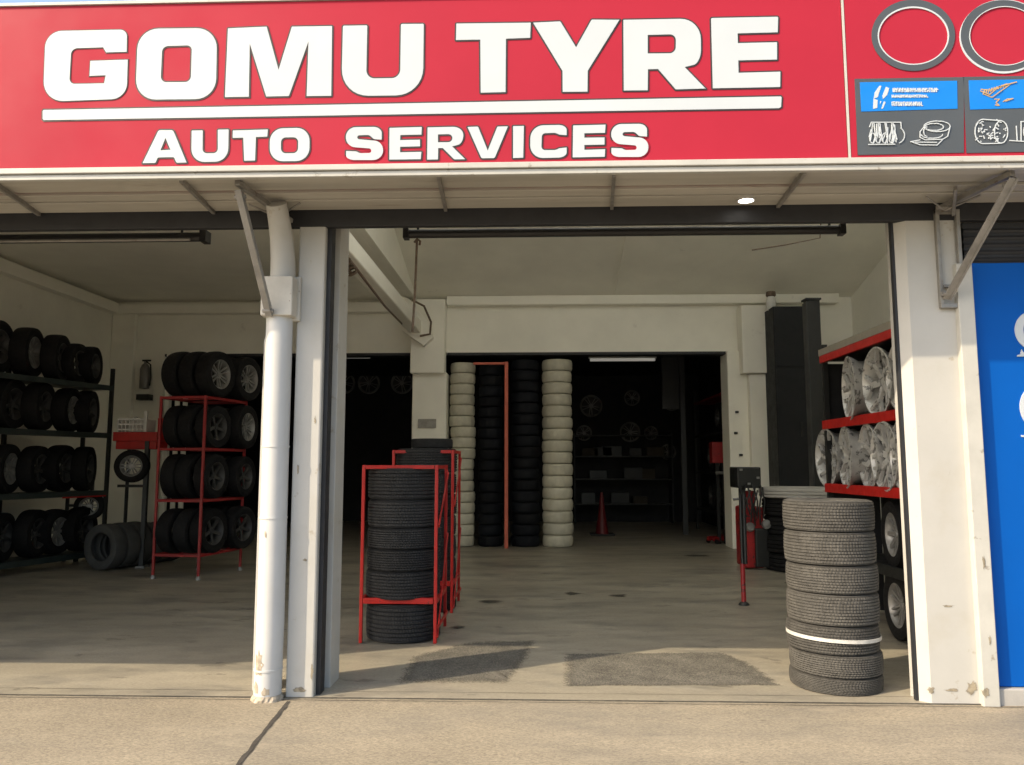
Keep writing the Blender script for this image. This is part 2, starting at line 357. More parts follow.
# canopy: soffit planks, fascia
sf = MB(); ys = [-.628, -.50, -.345, -.335, -.20, -.055]
for y0, y1, dz in ((-.635, -.515, 0), (-.498, -.355, .012), (-.33, -.215, 0), (-.200, -.01, -.006)):
    sf.box(-9, 12, y0, y1, HT-.004+dz, HT+.02+dz)
sf.build('soffit', m_soffit, B, bevel=.004)
bb('canopy_deck', m_header, -9, 12, -.64, .19, HT+.028, HT+.06)
wr = MB(); wr.box(-9, 12, .0, .19, HT+.06, ZC)
wr.build('wall', m_wall, B)
fs = MB(); fs.box(-9, 12, -.675, -.636, HT-.028, HT+.005); fs.box(-9, 12, -.69, -.655, HT+.008, HT+.044)
fs.build('fascia_gutter', m_trim, B, bevel=.004)
rb = []
for (x0, y0, x1, y1) in ((2, 187, 33, 211), (186, 184, 211, 210), (440, 181, 447, 213), (613, 178, 610, 214), (803, 174, 775, 209)):
    p, q = U(x0, y0, z=HT-.02), U(x1, y1, z=HT-.02)
    MB().bar((p.x, -.63, HT-.02), (q.x, -.02, HT-.02), .022, .03).build('soffit_rib', m_galv, B)
fx = MB(); fx.box(-9, 12, -.64, .19, HT+.3, HT+.34); 
# electrical conduits on the interior column
MB().box(U(418, 430, Y=YB-.14).x, U(436, 430, Y=YB-.14).x, YB-.15, YB-.121, U(427, 428, Y=YB-.15).z, U(427, 419, Y=YB-.15).z).build('switch_plate', m_galv, B)
for px, py in ((737, 412), (741, 455), (736, 433), (740, 470)):
    p = U(px, py, Y=YB-.12); MB().box(p.x-.03, p.x+.03, YB-.13, YB-.101, p.z-.02, p.z+.02).build('wall_hook', m_header, B)

hb_ = empty('sun_blocker_board', (0, 0, 0), (0, 0, 0), 'added unseen board below the canopy far left, shaping the sunlight edge', 'board')  # added out of view to shape the sun edge in the left bay
mb_ = MB(); mb_.add([(x, y, z) for y in (-.63, -.60) for x, z in ((-9, 2.18), (-5.0, 2.18), (-4.85, 2.3), (-4.5, HT-.03), (-9, HT-.03))], [(0, 1, 2, 3, 4), (9, 8, 7, 6, 5)]+[(i, (i+1) % 5, 5+(i+1) % 5, 5+i) for i in range(5)])
mb_.build('panel', m_wall, hb_); MB().box(-9, -4.5, -.598, -.57, HT-.06, HT-.012).build('blocker_rail', m_galv, hb_)
# ---------------------------------------------------------------- signboards
SY = -.65
zb, zt = 3.303, 4.4014
JX = U(846, 80, Y=SY).x
def fillet(pts):
    out = []; n = len(pts)
    for i, p in enumerate(pts):
        P = Vector(p[:2]); r = p[2] if len(p) > 2 else 0
        if r <= 0: out.append(P); continue
        A, D = Vector(pts[i-1][:2]), Vector(pts[(i+1) % n][:2])
        ra, rd = min(r, (A-P).length*.5), min(r, (D-P).length*.5)
        s, e = P+(A-P).normalized()*ra, P+(D-P).normalized()*rd
        k = 8 if r > 12 else 4
        for j in range(k+1):
            t = j/k; a_ = .42
            # blend of quadratic and cubic gives a round corner
            c1, c2 = s.lerp(P, .56), e.lerp(P, .56)
            out.append(s*(1-t)**3 + c1*3*t*(1-t)**2 + c2*3*t*t*(1-t) + e*t**3)
    return out
def plate(name, loops, Y, depth, offs, m, parent):
    """flat cut-out plate standing in the plane Y; loops are (X, Z) outlines"""
    cu = bpy.data.curves.new(name, 'CURVE'); cu.dimensions = '2D'; cu.fill_mode = 'BOTH'; cu.extrude = depth/2; cu.offset = offs
    for lp in loops:
        sp = cu.splines.new('POLY'); sp.points.add(len(lp)-1); sp.use_cyclic_u = True
        for q, pt in zip(lp, sp.points): pt.co = (q[0], q[1], 0, 1)
    t = bpy.data.objects.new('tmp', cu); C.objects.link(t)
    me = bpy.data.meshes.new_from_object(t.evaluated_get(bpy.context.evaluated_depsgraph_get()))
    bpy.data.objects.remove(t); bpy.data.curves.remove(cu)
    me.transform(Matrix.Translation((0, Y-depth/2, 0)) @ Matrix.Rotation(math.pi/2, 4, 'X'))
    me.name = name; me.materials.clear(); me.materials.append(m)
    o = bpy.data.objects.new(name, me); C.objects.link(o); o.parent = parent
    return o
def W(loop, o): return [(lambda q: (q.x, q.z))(U(o[0]+p.x/4.5, o[1]+p.y/4.5, Y=SY-.02)) for p in fillet(loop)]
S1 = empty('signboard', (0, 0, 0), label='long red shop sign with white lettering above the open bays', cat='sign')
MB().box(-9, JX-.008, SY, -.02, zb, zt).build('panel', m_red, S1, bevel=.005)
MB().box(-9, JX-.008, SY-.012, -.02, zt+.001, zt+.02).build('edge_trim', m_trim, S1)
Z1, Z2, Z3, Z4 = (30, 10), (240, 10), (440, 0), (600, 0)
S_shape = [(472, 520, 48), (638, 518, 40), (638, 581, 4), (600, 579, 6), (578, 560, 6), (528, 561, 8), (527, 574, 8), (645, 584, 42), (643, 673, 48), (472, 673, 42), (472, 627, 4), (522, 629, 6), (538, 637, 6), (586, 636, 8), (586, 621, 8), (470, 612, 45)]
G = {
 'G': (Z1, [[(62, 88, 75), (432, 80, 34), (430, 183), (336, 186), (322, 163), (180, 168, 26), (171, 326, 24), (326, 323), (333, 289), (260, 292), (264, 222), (435, 216), (430, 395, 70), (50, 409, 95)]]),
 'O': (Z1, [[(478, 76, 95), (840, 72, 95), (834, 397, 95), (466, 401, 95)], [(592, 159, 24), (721, 155, 20), (716, 316, 24), (585, 317, 24)]]),
 'M': (Z2, [[(-61, 74, 4), (118, 66, 4), (170, 255), (228, 66, 4), (414, 63, 5), (410, 383, 4), (294, 384), (302, 150), (218, 384, 4), (112, 386, 4), (42, 160), (38, 387), (-75, 389, 4)]]),
 'U': (Z2, [[(458, 62, 8), (573, 60, 8), (568, 300, 36), (716, 298, 36), (720, 54, 8), (828, 53, 8), (824, 380, 125), (450, 384, 125)]]),
 'T': (Z3, [[(70, 97, 4), (411, 93, 4), (408, 166, 4), (299, 170), (297, 411, 3), (180, 414, 3), (178, 174), (68, 176, 4)]]),
 'Y': (Z3, [[(415, 93, 4), (543, 87, 5), (613, 202), (682, 79, 5), (813, 80, 4), (668, 313), (667, 409, 3), (550, 410, 3), (549, 313)]]),
 'R': (Z4, [[(104, 80, 5), (458, 74, 95), (460, 280, 66), (388, 297), (483, 395, 4), (342, 399, 4), (262, 307), (220, 308), (219, 403, 3), (106, 404, 3)], [(219, 153), (342, 150, 26), (340, 231, 26), (219, 232)]]),
 'E': (Z4, [[(500, 72, 8), (808, 66, 8), (806, 141, 4), (625, 146), (626, 185), (803, 181, 4), (803, 264, 4), (628, 268), (629, 319), (818, 314, 4), (817, 388, 4), (508, 394, 4)]]),
 'a': (Z1, [[(497, 687, 5), (572, 533, 10), (640, 533, 10), (703, 684, 5), (652, 685, 6), (641, 660, 4), (571, 661, 4), (560, 686, 6)], [(604, 577), (585, 624), (623, 622)]]),
 'u': (Z1, [[(720, 535, 6), (775, 534, 6), (774, 638, 18), (838, 637, 18), (838, 531, 6), (892, 530, 6), (889, 680, 62), (718, 682, 62)]]),
 't': (Z2, [[(-39, 535, 4), (124, 530, 4), (121, 567, 4), (70, 569), (66, 675, 4), (12, 676, 4), (8, 572), (-40, 573, 4)]]),
 'o': (Z2, [[(128, 526, 62), (313, 522, 62), (311, 677, 62), (127, 679, 62)], [(183, 571, 20), (256, 570, 20), (255, 637, 20), (183, 638, 20)]]),
 's': (Z2, [S_shape]),
 'e': (Z2, [[(668, 523, 5), (819, 519, 5), (817, 558, 3), (722, 560), (721, 578), (811, 576, 3), (811, 611, 3), (721, 613), (721, 633), (817, 631, 3), (814, 669, 4), (667, 671, 4)]]),
 'r': (Z3, [[(-60, 566, 5), (106, 562, 50), (107, 642, 40), (58, 655), (118, 714, 6), (62, 715, 6), (10, 664), (-7, 664), (-8, 715, 4), (-62, 716, 4)], [(-8, 602), (52, 601, 16), (52, 632, 16), (-8, 633)]]),
 'v': (Z3, [[(119, 564, 6), (172, 562, 6), (214, 666), (256, 562, 6), (309, 561, 6), (247, 709, 8), (184, 710, 8)]]),
 'i': (Z3, [[(326, 560, 4), (380, 559, 4), (377, 707, 4), (326, 709, 4)]]),
 'c': (Z3, [[(404, 557, 62), (573, 554, 40), (573, 606, 4), (536, 603, 4), (520, 595, 8), (461, 597, 14), (459, 668, 14), (520, 668, 8), (536, 660, 4), (573, 656, 4), (573, 706, 40), (403, 710, 62)]]),
 'e2': (Z3, [[(597, 557, 5), (749, 553, 5), (746, 595, 3), (653, 597), (653, 612), (744, 611, 3), (744, 648, 3), (653, 650), (653, 667), (747, 664, 3), (745, 703, 4), (595, 706, 4)]]),
 's2': (Z3, [[(p[0]+298, p[1]+31, *p[2:]) for p in S_shape]]),
}
for k, (org, loops) in G.items():
    lp = [W(l, org) for l in loops]
    L_ = plate('letter', lp, SY-.0025, .002, -.002 if k == 'G' else -.0035, m_signw, S1)
    plate('letter_outline', lp, SY-.0, .0025, .0042 if k == 'G' else .006, m_signd, L_)
ul = [(lambda q: (q.x, q.z))(U(x, y, Y=SY-.02)) for x, y in ((41.5, 108.3), (782, 94.6), (783, 96), (782.5, 106), (780, 107.5), (42, 119.5), (40.5, 118), (40.5, 110))]
L_ = plate('underline', [ul], SY-.0025, .002, -.0035, m_signw, S1); plate('letter_outline', [ul], SY, .0025, .006, m_signd, L_)

S2 = empty('signboard', (0, 0, 0), label='red tyre sign panel with two dark rings and blue cards, right of the lettering', cat='sign')
MB().box(JX+.008, 7, SY, -.02, zb+.012, zt).build('panel', m_red, S2, bevel=.005)
MB().box(JX-.0065, JX+.0065, SY-.003, SY+.03, zb, zt).build('edge_trim', m_trim, S2)
MB().box(JX+.008, 7, SY-.006, SY+.02, zb, zb+.011).build('edge_trim', m_trim, S2)
def Q(x, y): q = U(824+x/3.825, y/3.825, Y=SY-.015); return (q.x, q.z)
def ell(cx, cy, rx, ry, n=56): return [Q(cx+rx*math.cos(2*math.pi*k/n), cy+ry*math.sin(2*math.pi*k/n)) for k in range(n)]
plate('tyre_ring', [ell(345, 131, 160, 137), ell(345, 133, 137, 112)], SY-.001, .004, 0, m_card, S2)
plate('ring_line', [ell(345, 133, 137, 112), ell(345, 134, 132, 107)], SY-.002, .004, 0, m_signw, S2)
plate('tyre_ring', [ell(692, 132, 166, 138), ell(696, 134, 136, 113)], SY-.001, .004, 0, m_card, S2)
plate('ring_line', [ell(690, 137, 168, 141), ell(692, 132, 166, 138)], SY-.002, .0035, 0, m_signw, S2)
plate('ring_line', [ell(696, 134, 137, 114), ell(696, 134, 134, 111)], SY-.003, .004, 0, m_signw, S2)
for d in (0, 417):
    P_ = lambda x, y: Q(x+d, y-d*.018)
    e0, e1 = (120, 540)
    crd = plate('info_card', [[P_(e0, 298), P_(e1-1, 291), P_(e1-1, 581), P_(e0+12, 590)]], SY-.001, .003, 0, m_card, S2)
    plate('card_header', [[P_(140, 312), P_(512, 306), P_(514, 413), P_(145, 424)]], SY-.0035, .003, 0, m_cblue, crd)
rnd = random.Random(3)
crd = [o for o in bpy.data.objects if o.name.startswith('info_card')]
c0 = min(crd, key=lambda o: o.data.vertices[0].co.x); c1 = [o for o in crd if o is not c0][0]
def strokes(name, segs, wd, m, parent, off=-.0085):
    """flat line drawing: each seg a polyline in sign pixels"""
    mb = MB()
    for sg in segs:
        P = [Vector(Q(*p)) for p in sg]
        for a_, b_ in zip(P[:-1], P[1:]):
            d_ = b_-a_
            if d_.length < 1e-5: continue
            nn = Vector((-d_.y, d_.x)).normalized()*wd/2; e = d_.normalized()*wd*.3
            q = [a_-e+nn, a_-e-nn, b_+e-nn, b_+e+nn]
            mb.add([(p.x, SY+off-.001*(len(mb.v) % 7)*.2, p.y) for p in q], [(0, 1, 2, 3)])
    o = mb.build(name, m, parent)
    s_ = o.modifiers.new('t', 'SOLIDIFY'); s_.thickness = .002
    return o
def Qz(x, y): return (26*3.825 + x/8.5*3.825, 70*3.825 + y/8.5*3.825)    # from the close view of the first card
# emblem: four slanted brush marks
for lp in ([(255, 128), (272, 130), (240, 225), (205, 240), (215, 185)], [(310, 137), (338, 150), (322, 205), (285, 242), (280, 215)], [(205, 240), (240, 250), (236, 318), (200, 325)], [(292, 262), (308, 268), (285, 322), (270, 325)], [(262, 258), (272, 262), (258, 290)]):
    plate('emblem', [[Q(*Qz(*p)) for p in lp]], SY-.006, .002, 0, m_signw, c0)
# three lines of small print, too small to read in the photo: broken strokes
seg = []
sg_ = []
for (x0, x1, y, hh) in ((370, 745, 166, 15), (362, 660, 218, 10), (362, 620, 283, 15)):
    x = x0; sg_ = []
    while x < x1:
        wv = rnd.uniform(8, 14); sg_ += [[Qz(x, y-hh), Qz(x+wv*.2, y+hh)], [Qz(x, y-hh*rnd.choice((-1, 0, 1))), Qz(x+wv, y-hh*rnd.choice((-1, 0, 1)))]]; x += wv+3
    strokes('small_print', sg_, .0055, m_signw, c0)
def arc(cx, cy, rx, ry, a0, a1, n=14): return [Qz(cx+rx*math.cos(R(a0+(a1-a0)*k/n)), cy+ry*math.sin(R(a0+(a1-a0)*k/n))) for k in range(n+1)]
seg = [[Qz(170, 480), Qz(185, 440), Qz(435, 440), Qz(440, 490)], [Qz(160, 630), Qz(385, 628)], arc(400, 550, 68, 70, -60, 70)]
for cx in (195, 245, 300, 360):
    seg += [[Qz(cx, 450), Qz(cx+rnd.uniform(-15, 15), 520), Qz(cx-20, 600)], arc(cx, 575, 24, 42, 0, 360), [Qz(cx+12, 450), Qz(cx+25, 560), Qz(cx+5, 620)]]
for k in range(14): x = rnd.uniform(180, 400); seg.append([Qz(x, rnd.uniform(450, 520)), Qz(x+rnd.uniform(-25, 25), rnd.uniform(540, 622))])
strokes('tread_drawing', seg, .0055, m_signw, c0)
seg = [arc(745, 475, 112, 45, 0, 360, 24), arc(720, 480, 80, 30, 0, 360, 18), [Qz(633, 480), Qz(600, 520), Qz(600, 570), Qz(640, 590), Qz(790, 585), Qz(835, 560), Qz(855, 480)], [Qz(600, 590), Qz(520, 605), Qz(600, 632), Qz(745, 634), Qz(790, 590)], arc(700, 545, 90, 32, 0, 180), [Qz(560, 610), Qz(740, 612)], arc(660, 520, 30, 40, 90, 270)]
strokes('shoe_drawing', seg, .0055, m_signw, c0)
def Qy(x, y): return (16*3.825 + x/5.565*3.825, 60*3.825 + y/5.565*3.825)   # close view of the pair of cards
seg = [[Qy(785, 170), Qy(835, 190), Qy(870, 160), Qy(910, 140), Qy(985, 120)], [Qy(800, 185), Qy(850, 205), Qy(905, 165), Qy(960, 125)], [Qy(790, 160), Qy(840, 165), Qy(930, 130)],
       [Qy(865, 215), Qy(890, 215), Qy(872, 235), Qy(890, 250), Qy(868, 248)], [Qy(912, 228), Qy(935, 214), Qy(965, 212), Qy(925, 226)]]
for k in range(10): x = 800+k*14; seg.append([Qy(x, 188-k*5), Qy(x+8, 165-k*4)])
strokes('emblem', seg, .006, m_gold, c1)
seg = []
def ay(cx, cy, rx, ry, a0=0, a1=360, n=22): return [Qy(cx+rx*math.cos(R(a0+(a1-a0)*k/n)), cy+ry*math.sin(R(a0+(a1-a0)*k/n))) for k in range(n+1)]
seg += [ay(900, 398, 38, 62), ay(800, 395, 45, 68, 90, 270), [Qy(800, 328), Qy(900, 335)], [Qy(800, 463), Qy(900, 461)]]
for k in range(46): x = rnd.uniform(765, 925); y = rnd.uniform(340, 450); seg.append([Qy(x, y), Qy(x+rnd.uniform(-16, 16), y+rnd.uniform(-16, 16))])
strokes('tread_drawing', seg, .006, m_signw, c1)
seg = [[Qy(948, 445), Qy(1100, 455)], [Qy(985, 365), Qy(990, 445)], [Qy(1012, 340), Qy(1012, 445)], [Qy(1012, 340), Qy(1080, 338), Qy(1085, 440)], ay(1050, 395, 24, 40)]
strokes('tread_drawing', seg, .006, m_signw, c1)

# ---------------------------------------------------------------- drainpipe, brackets, tubes on the facade
def thing(name, label, cat, group=None, loc=(0, 0, 0), rot=(0, 0, 0)): return empty(name, loc, rot, label, cat, group)
dp = thing('drainpipe', 'white round drainpipe down the left front column', 'pipe')
pxc = (U(269, 600, Y=-.06).x)
PR = .088
MB().tube([(pxc, -.03, -.02), (pxc+.004, -.03, .5), (pxc, -.03, 1.6), (pxc, -.03, 2.55)], PR, 32).build('pipe', m_pipe, dp, smooth=50)
el = []
for k in range(9):
    t = k/8; el.append(Vector((pxc+.012, -.03, 2.70))*(1-t)**2 + Vector((pxc+.02, -.03, 3.0))*2*t*(1-t) + U(276, 203, Y=-.24)*t*t)
MB().tube(el, [PR*(1-.22*k/8) for k in range(9)], 28).build('elbow', m_front, dp, smooth=50)
cb = MB(); cb.box(pxc-.10, pxc+.115, -.135, .06, 2.50, 2.77); cb.box(pxc+.06, FL+.03, -.03, -.001, 2.48, 2.79)
cl = cb.build('clamp_box', m_galv, dp, bevel=.008); cl.data.materials[0] = mat('clamp_paint', (.50, .48, .43), .5, var=.15, stain=(RUST, 18, .64, .05, .6))
for z in (.18, 1.15, 1.62): MB().tube([(pxc, -.03, z), (pxc, -.03, z+.012)], PR+.004, 32).build('pipe_joint', m_pipe, dp, smooth=40)
pk = MB()                                              # broken skirt of mortar round the foot
pk.lathe([(PR+.016, -.01), (PR+.010, .012), (PR+.001, .03)], 36, rad=lambda i, k: random.uniform(-.006, .006)*(i < 2), M=Matrix.Translation((pxc, -.03, 0)))
pk.build('mortar_skirt', mat('mortar', (.42, .36, .28), .9, var=.3, vs=20, bump=.5), dp)
def peel(cx_, cz_, rx_, rz_, n_=16):
    vs = []
    for k in range(n_):
        an = 2*math.pi*k/n_; q_ = random.uniform(.6, 1.15); a_ = cx_+rx_*q_*math.cos(an); vs.append((pxc+PR*1.012*math.sin(a_), -.03-PR*1.012*math.cos(a_), cz_+rz_*q_*math.sin(an)))
    MB().add(vs+[(pxc+PR*1.02*math.sin(cx_), -.03-PR*1.02*math.cos(cx_), cz_)], [(k, (k+1) % n_, n_) for k in range(n_)]).build('paint_peel', m_bare, dp)
m_bare = mat('bare_patch', (.36, .31, .24), .9, var=.3, vs=30, bump=.3)
peel(-.45, .23, .42, .085); peel(-.2, 1.05, .10, .03, 9); peel(-.6, .08, .25, .05, 10); peel(.2, .06, .3, .03, 10)
def bracket(lbl, X, up, low, side):
    t = thing('canopy_bracket', lbl, 'bracket', 'steel brackets holding up the canopy')
    MB().bar(up, low, .045, .010, up=(0, 1, .5)).build('strut', m_galv, t, bevel=.002)
    o_ = Vector((.022, 0, 0)); MB().bar(up+o_, low+o_, .006, .045, up=(0, 1, .5)).build('strut_flange', m_galv, t)
    if side:
        xa_, xb_ = U(938, 260, Y=-.03).x, U(965, 300, Y=-.03).x; zl = U(950, 308, Y=-.03).z
        p = MB(); p.box(xa_, xa_+.025, -.035, -.002, zl+.03, HT-.06); p.box(xb_-.025, xb_, -.035, -.002, zl+.03, HT-.06)
        p.box(xa_, xb_, -.037, -.004, zl, zl+.03); p.box(xa_, xb_, -.037, -.004, HT-.09, HT-.06); p.box(xa_+.03, xb_-.03, -.033, -.006, zl+.14, zl+.16)
        p.build('wall_frame', m_galv, t, bevel=.003)
    b_ = MB(); b_.bar((up.x, -.60, HT-.03), (X+.03, -.01, HT-.05), .035, .035); b_.bar((X-.04, -.35, HT-.03), (X+.10, -.05, HT-.1), .02, .03)
    b_.tube([(X-.15, -.20, HT-.03), (X+.02, -.10, HT-.09), (X+.2, -.2, HT-.025)], .008, 6)
    b_.build('arm', m_galv, t, bevel=.003)
    for q in (up+Vector((0, .04, -.03)), low+Vector((0, -.02, .03)), Vector((X, -.1, HT-.07))):
        MB().tube([q+Vector((-.035, 0, 0)), q+Vector((.035, 0, 0))], .014, 6).build('bolt', m_galv, t)
    return t
bracket('slanting steel bracket strut beside the white drainpipe', pxc-.06+.03, U(238, 190, Y=-.58), U(269, 316, Y=-.14), False)
bracket('slanting steel bracket with wall frame on the right front column', RR-.13, U(1013, 178, Y=-.60), U(946, 299, Y=-.04), True)

def rod(name, lbl, cat, pts, r, m, group=None, n=10):
    o = MB().tube(pts, r, n).build(name, m, None, smooth=50); return tag(o, lbl, cat, group)
a, b = U(405, 234, Y=.62), U(843, 233, Y=.62)
t = thing('shutter_tube', 'long black tube hanging under the header over the right bay', 'tube', 'black tubes under the header')
MB().tube([(a.x, .62, a.z), (b.x, .62, a.z)], .034, 14).build('tube', m_black, t, smooth=50)
MB().box(a.x-.01, a.x+.03, .58, .66, a.z-.04, a.z+.04).build('end_cap', m_black, t); MB().box(b.x-.03, b.x+.01, .58, .66, a.z-.04, a.z+.04).build('end_cap', m_black, t)
for f_ in (.03, .97):
    x = a.x+(b.x-a.x)*f_; MB().tube([(x, .62, a.z), (x, .62, 3.7)], .01, 8).build('hanger', m_black, t)
a2, b2 = U(-60, 238, Y=.62), U(207, 237, Y=.62)
t = thing('shutter_tube', 'black tube under the header over the left bay, cut off by the frame', 'tube', 'black tubes under the header')
MB().tube([(a2.x, .62, b2.z), (b2.x, .62, b2.z)], .036, 14).build('tube', m_black, t, smooth=50)
MB().tube([(a2.x, .55, b2.z-.04), (b2.x-.1, .55, b2.z-.04)], .012, 8).build('guide_wire', m_galv, t, smooth=50)
MB().box(b2.x-.04, b2.x+.01, .57, .67, b2.z-.045, b2.z+.045).build('end_cap', m_black, t)
MB().tube([(b2.x-.2, .62, b2.z), (b2.x-.2, .62, 3.7)], .01, 8).build('hanger', m_black, t)
# hanging pull rod
p0, p1 = U(417, 240, Y=.60), U(412.5, 332, Y=.60)
t = thing('pull_rod', 'thin rod with hook hanging from the black tube', 'rod')
MB().tube([p0, p0.lerp(p1, .5)+Vector((.004, 0, 0)), p1], .009, 8).build('rod', m_rope, t)
hk = MB()
for q in (p0, ):
    hk.tube([q+Vector((-.02, 0, -.02)), q+Vector((.0, 0, .01)), q+Vector((.025, 0, -.01)), q+Vector((.02, 0, -.04))], .009, 8)
hk.build('hook', m_rope, t)
# old cable with a clump of chain running from the jamb to the middle column
q0, q1 = U(339, 246, Y=.62), U(405, 327, Y=YB-.47)
t = thing('steel_cable', 'rusty slanting cable with chain clump from the left jamb to the middle column', 'cable')
MB().tube([q0, q0.lerp(q1, .5)+Vector((0, 0, -.05)), q1], .014, 8).build('cable', m_rope, t)
ch = MB()
for k in range(16):
    c_ = U(340+k*.8+random.uniform(-1.5, 1.5), 249+k*1.5+random.uniform(-2.5, 2.5), Y=.60); r_ = .026
    ax = Vector((random.uniform(-1, 1), random.uniform(-1, 1), random.uniform(-1, 1))).normalized(); u_ = ax.orthogonal().normalized(); v_ = ax.cross(u_)
    ch.tube([c_+u_*r_*math.cos(a_)+v_*r_*1.6*math.sin(a_) for a_ in [k2*math.pi/4 for k2 in range(9)]], .0075, 6)
ch.build('chain', m_rope, t)
# loose thin wire right of the tube
rod('loose_wire', 'loose thin wire hanging from the ceiling near the right tube end', 'wire', [U(752, 250, Y=2.0), U(785, 245, Y=2.0), U(820, 238, Y=2.0), (U(830, 236, Y=2.0).x, 2.0, ZC)], .006, m_rope)
# lit downlight in the canopy
c_ = U(746, 199, z=HT-.012)
t = thing('downlight', 'small lit round downlight in the canopy soffit', 'light', loc=(c_.x, c_.y, HT-.012))
MB().lathe([(.062, .01), (.062, -.014), (.05, -.014), (.05, -.006)], 28).build('ring', m_trim, t, smooth=40)
MB().lathe([(.0001, -.010), (.05, -.010)], 28).build('lamp_disc', m_lamp, t)
# blue panel
t = thing('blue_shutter', 'flat blue panel with partial white logo right of the front columns', 'panel')
bl = MB(); bl.box(RR+.078, 9.0, .02, .11, .10, 2.858)
bl.build('panel', m_blue, t, bevel=.004)
def arcplate(name, cx, cz, ro, ri, a0, a1, m, par, Y=.02):
    o_ = [(cx+ro[0]*math.cos(R(a0+(a1-a0)*k/24)), cz+ro[1]*math.sin(R(a0+(a1-a0)*k/24))) for k in range(25)]
    i_ = [(cx+ri[0]*math.cos(R(a1+(a0-a1)*k/24)), cz+ri[1]*math.sin(R(a1+(a0-a1)*k/24))) for k in range(25)]
    return plate(name, [o_+i_], Y, .006, 0, m, par)
p = U(1014.5, 331, Y=.02); arcplate('logo_letter', p.x+.13, p.z, (.13, .135), (.075, .10), 95, 265, m_signw, t)
p = U(1020, 356, Y=.02); plate('logo_letter', [[(p.x-.02, p.z-.004), (p.x+.3, p.z-.004), (p.x+.3, p.z+.008), (p.x+.03, p.z+.008), (p.x+.01, p.z+.045), (p.x, p.z+.01), (p.x-.02, p.z+.006)]], .02, .006, 0, m_signw, t)
p = U(1019.5, 408, Y=.02); arcplate('logo_letter', p.x+.14, p.z, (.14, .16), (.10, .12), 95, 265, m_signw, t)
p = U(1021, 437, Y=.02); plate('logo_letter', [[(p.x, p.z), (p.x+.3, p.z), (p.x+.3, p.z+.012), (p.x, p.z+.012)]], .02, .006, 0, m_signw, t)

# ---------------------------------------------------------------- tyres and wheels
def tyre_mesh(name, m, Rr=.33, wd=.21, ri=.20, detail=True, n=None, rows=9, blocks=72):
    hw = wd/2; prof = []; kind = []
    def P(r, z, k=0): prof.append((r, z)); kind.append(k)
    P(ri, -hw*.72); P(ri+.012, -hw*.90); P(ri+(Rr-ri)*.45, -hw); P(ri+(Rr-ri)*.75, -hw*.99); P(Rr-.028, -hw*.965); P(Rr-.011, -hw*.925)
    if detail:
        tz0, tz1 = -hw*.88, hw*.88; rw = (tz1-tz0)/rows
        for i in range(rows):
            z0 = tz0+i*rw
            crown = -.006*abs((i+.5)/rows*2-1)**2
            P(Rr-.010+crown, z0); P(Rr+crown, z0+rw*.16, 1+i); P(Rr+crown, z0+rw*.80, 1+i); P(Rr-.010+crown, z0+rw*.96)
    else:
        for i in range(5): P(Rr-.003*abs(i/2-1), -hw*.6+hw*1.2*i/4)
    P(Rr-.011, hw*.925); P(Rr-.028, hw*.965); P(ri+(Rr-ri)*.75, hw*.99); P(ri+(Rr-ri)*.45, hw); P(ri+.012, hw*.90); P(ri, hw*.72)
    P(ri+.012, hw*.66); P(Rr-.03, hw*.6); P(Rr-.016, 0); P(Rr-.03, -hw*.6); P(ri+.012, -hw*.66)
    n = n or (blocks*3 if detail else 40)
    def rad(i, k):
        if kind[i] and (k + (kind[i] % 2) + (1 if kind[i] % 3 == 0 else 0)) % 3 == 0: return -.0038
        return 0
    mb = MB(); mb.lathe(prof, n, rad if detail else None, closed=True)
    o = mb.build(name, m, None, smooth=38); C.objects.unlink(o)
    return o
T_dusty = tyre_mesh('tyre', m_tyred, blocks=88, rows=9)
T_rack = tyre_mesh('tyre', m_tyrer, Rr=.315, wd=.24, ri=.20, blocks=80, rows=8)
T_plain = tyre_mesh('tyre', m_tyre, detail=False, n=48)
T_lowrib = tyre_mesh('tyre', m_tyre, blocks=22, rows=4)
def ring_tyre(m, Rr, h, name='tyre', lump=.004):
    mb = MB(); prof = []
    for i in range(15):
        a_ = -math.pi/2 + math.pi*i/14
        prof.append((Rr-.05+.05*max(0, math.cos(a_))**.55, h/2*.98*math.sin(a_)))
    prof += [(.2, h/2*.8), (.2, -h/2*.8)]
    mb.lathe(prof, 44, lambda i, k: random.uniform(-lump, lump) if i < 15 else 0, closed=True)
    o = mb.build(name, m, None, smooth=60); C.objects.unlink(o); return o
T_wrap = [ring_tyre(m_wrap, .31, .209) for _ in range(2)]
T_flat = ring_tyre(mat('blackest_rubber', (.005, .006, .009), .7, rnd=.3, spec=.2), .30, .205, lump=.001)

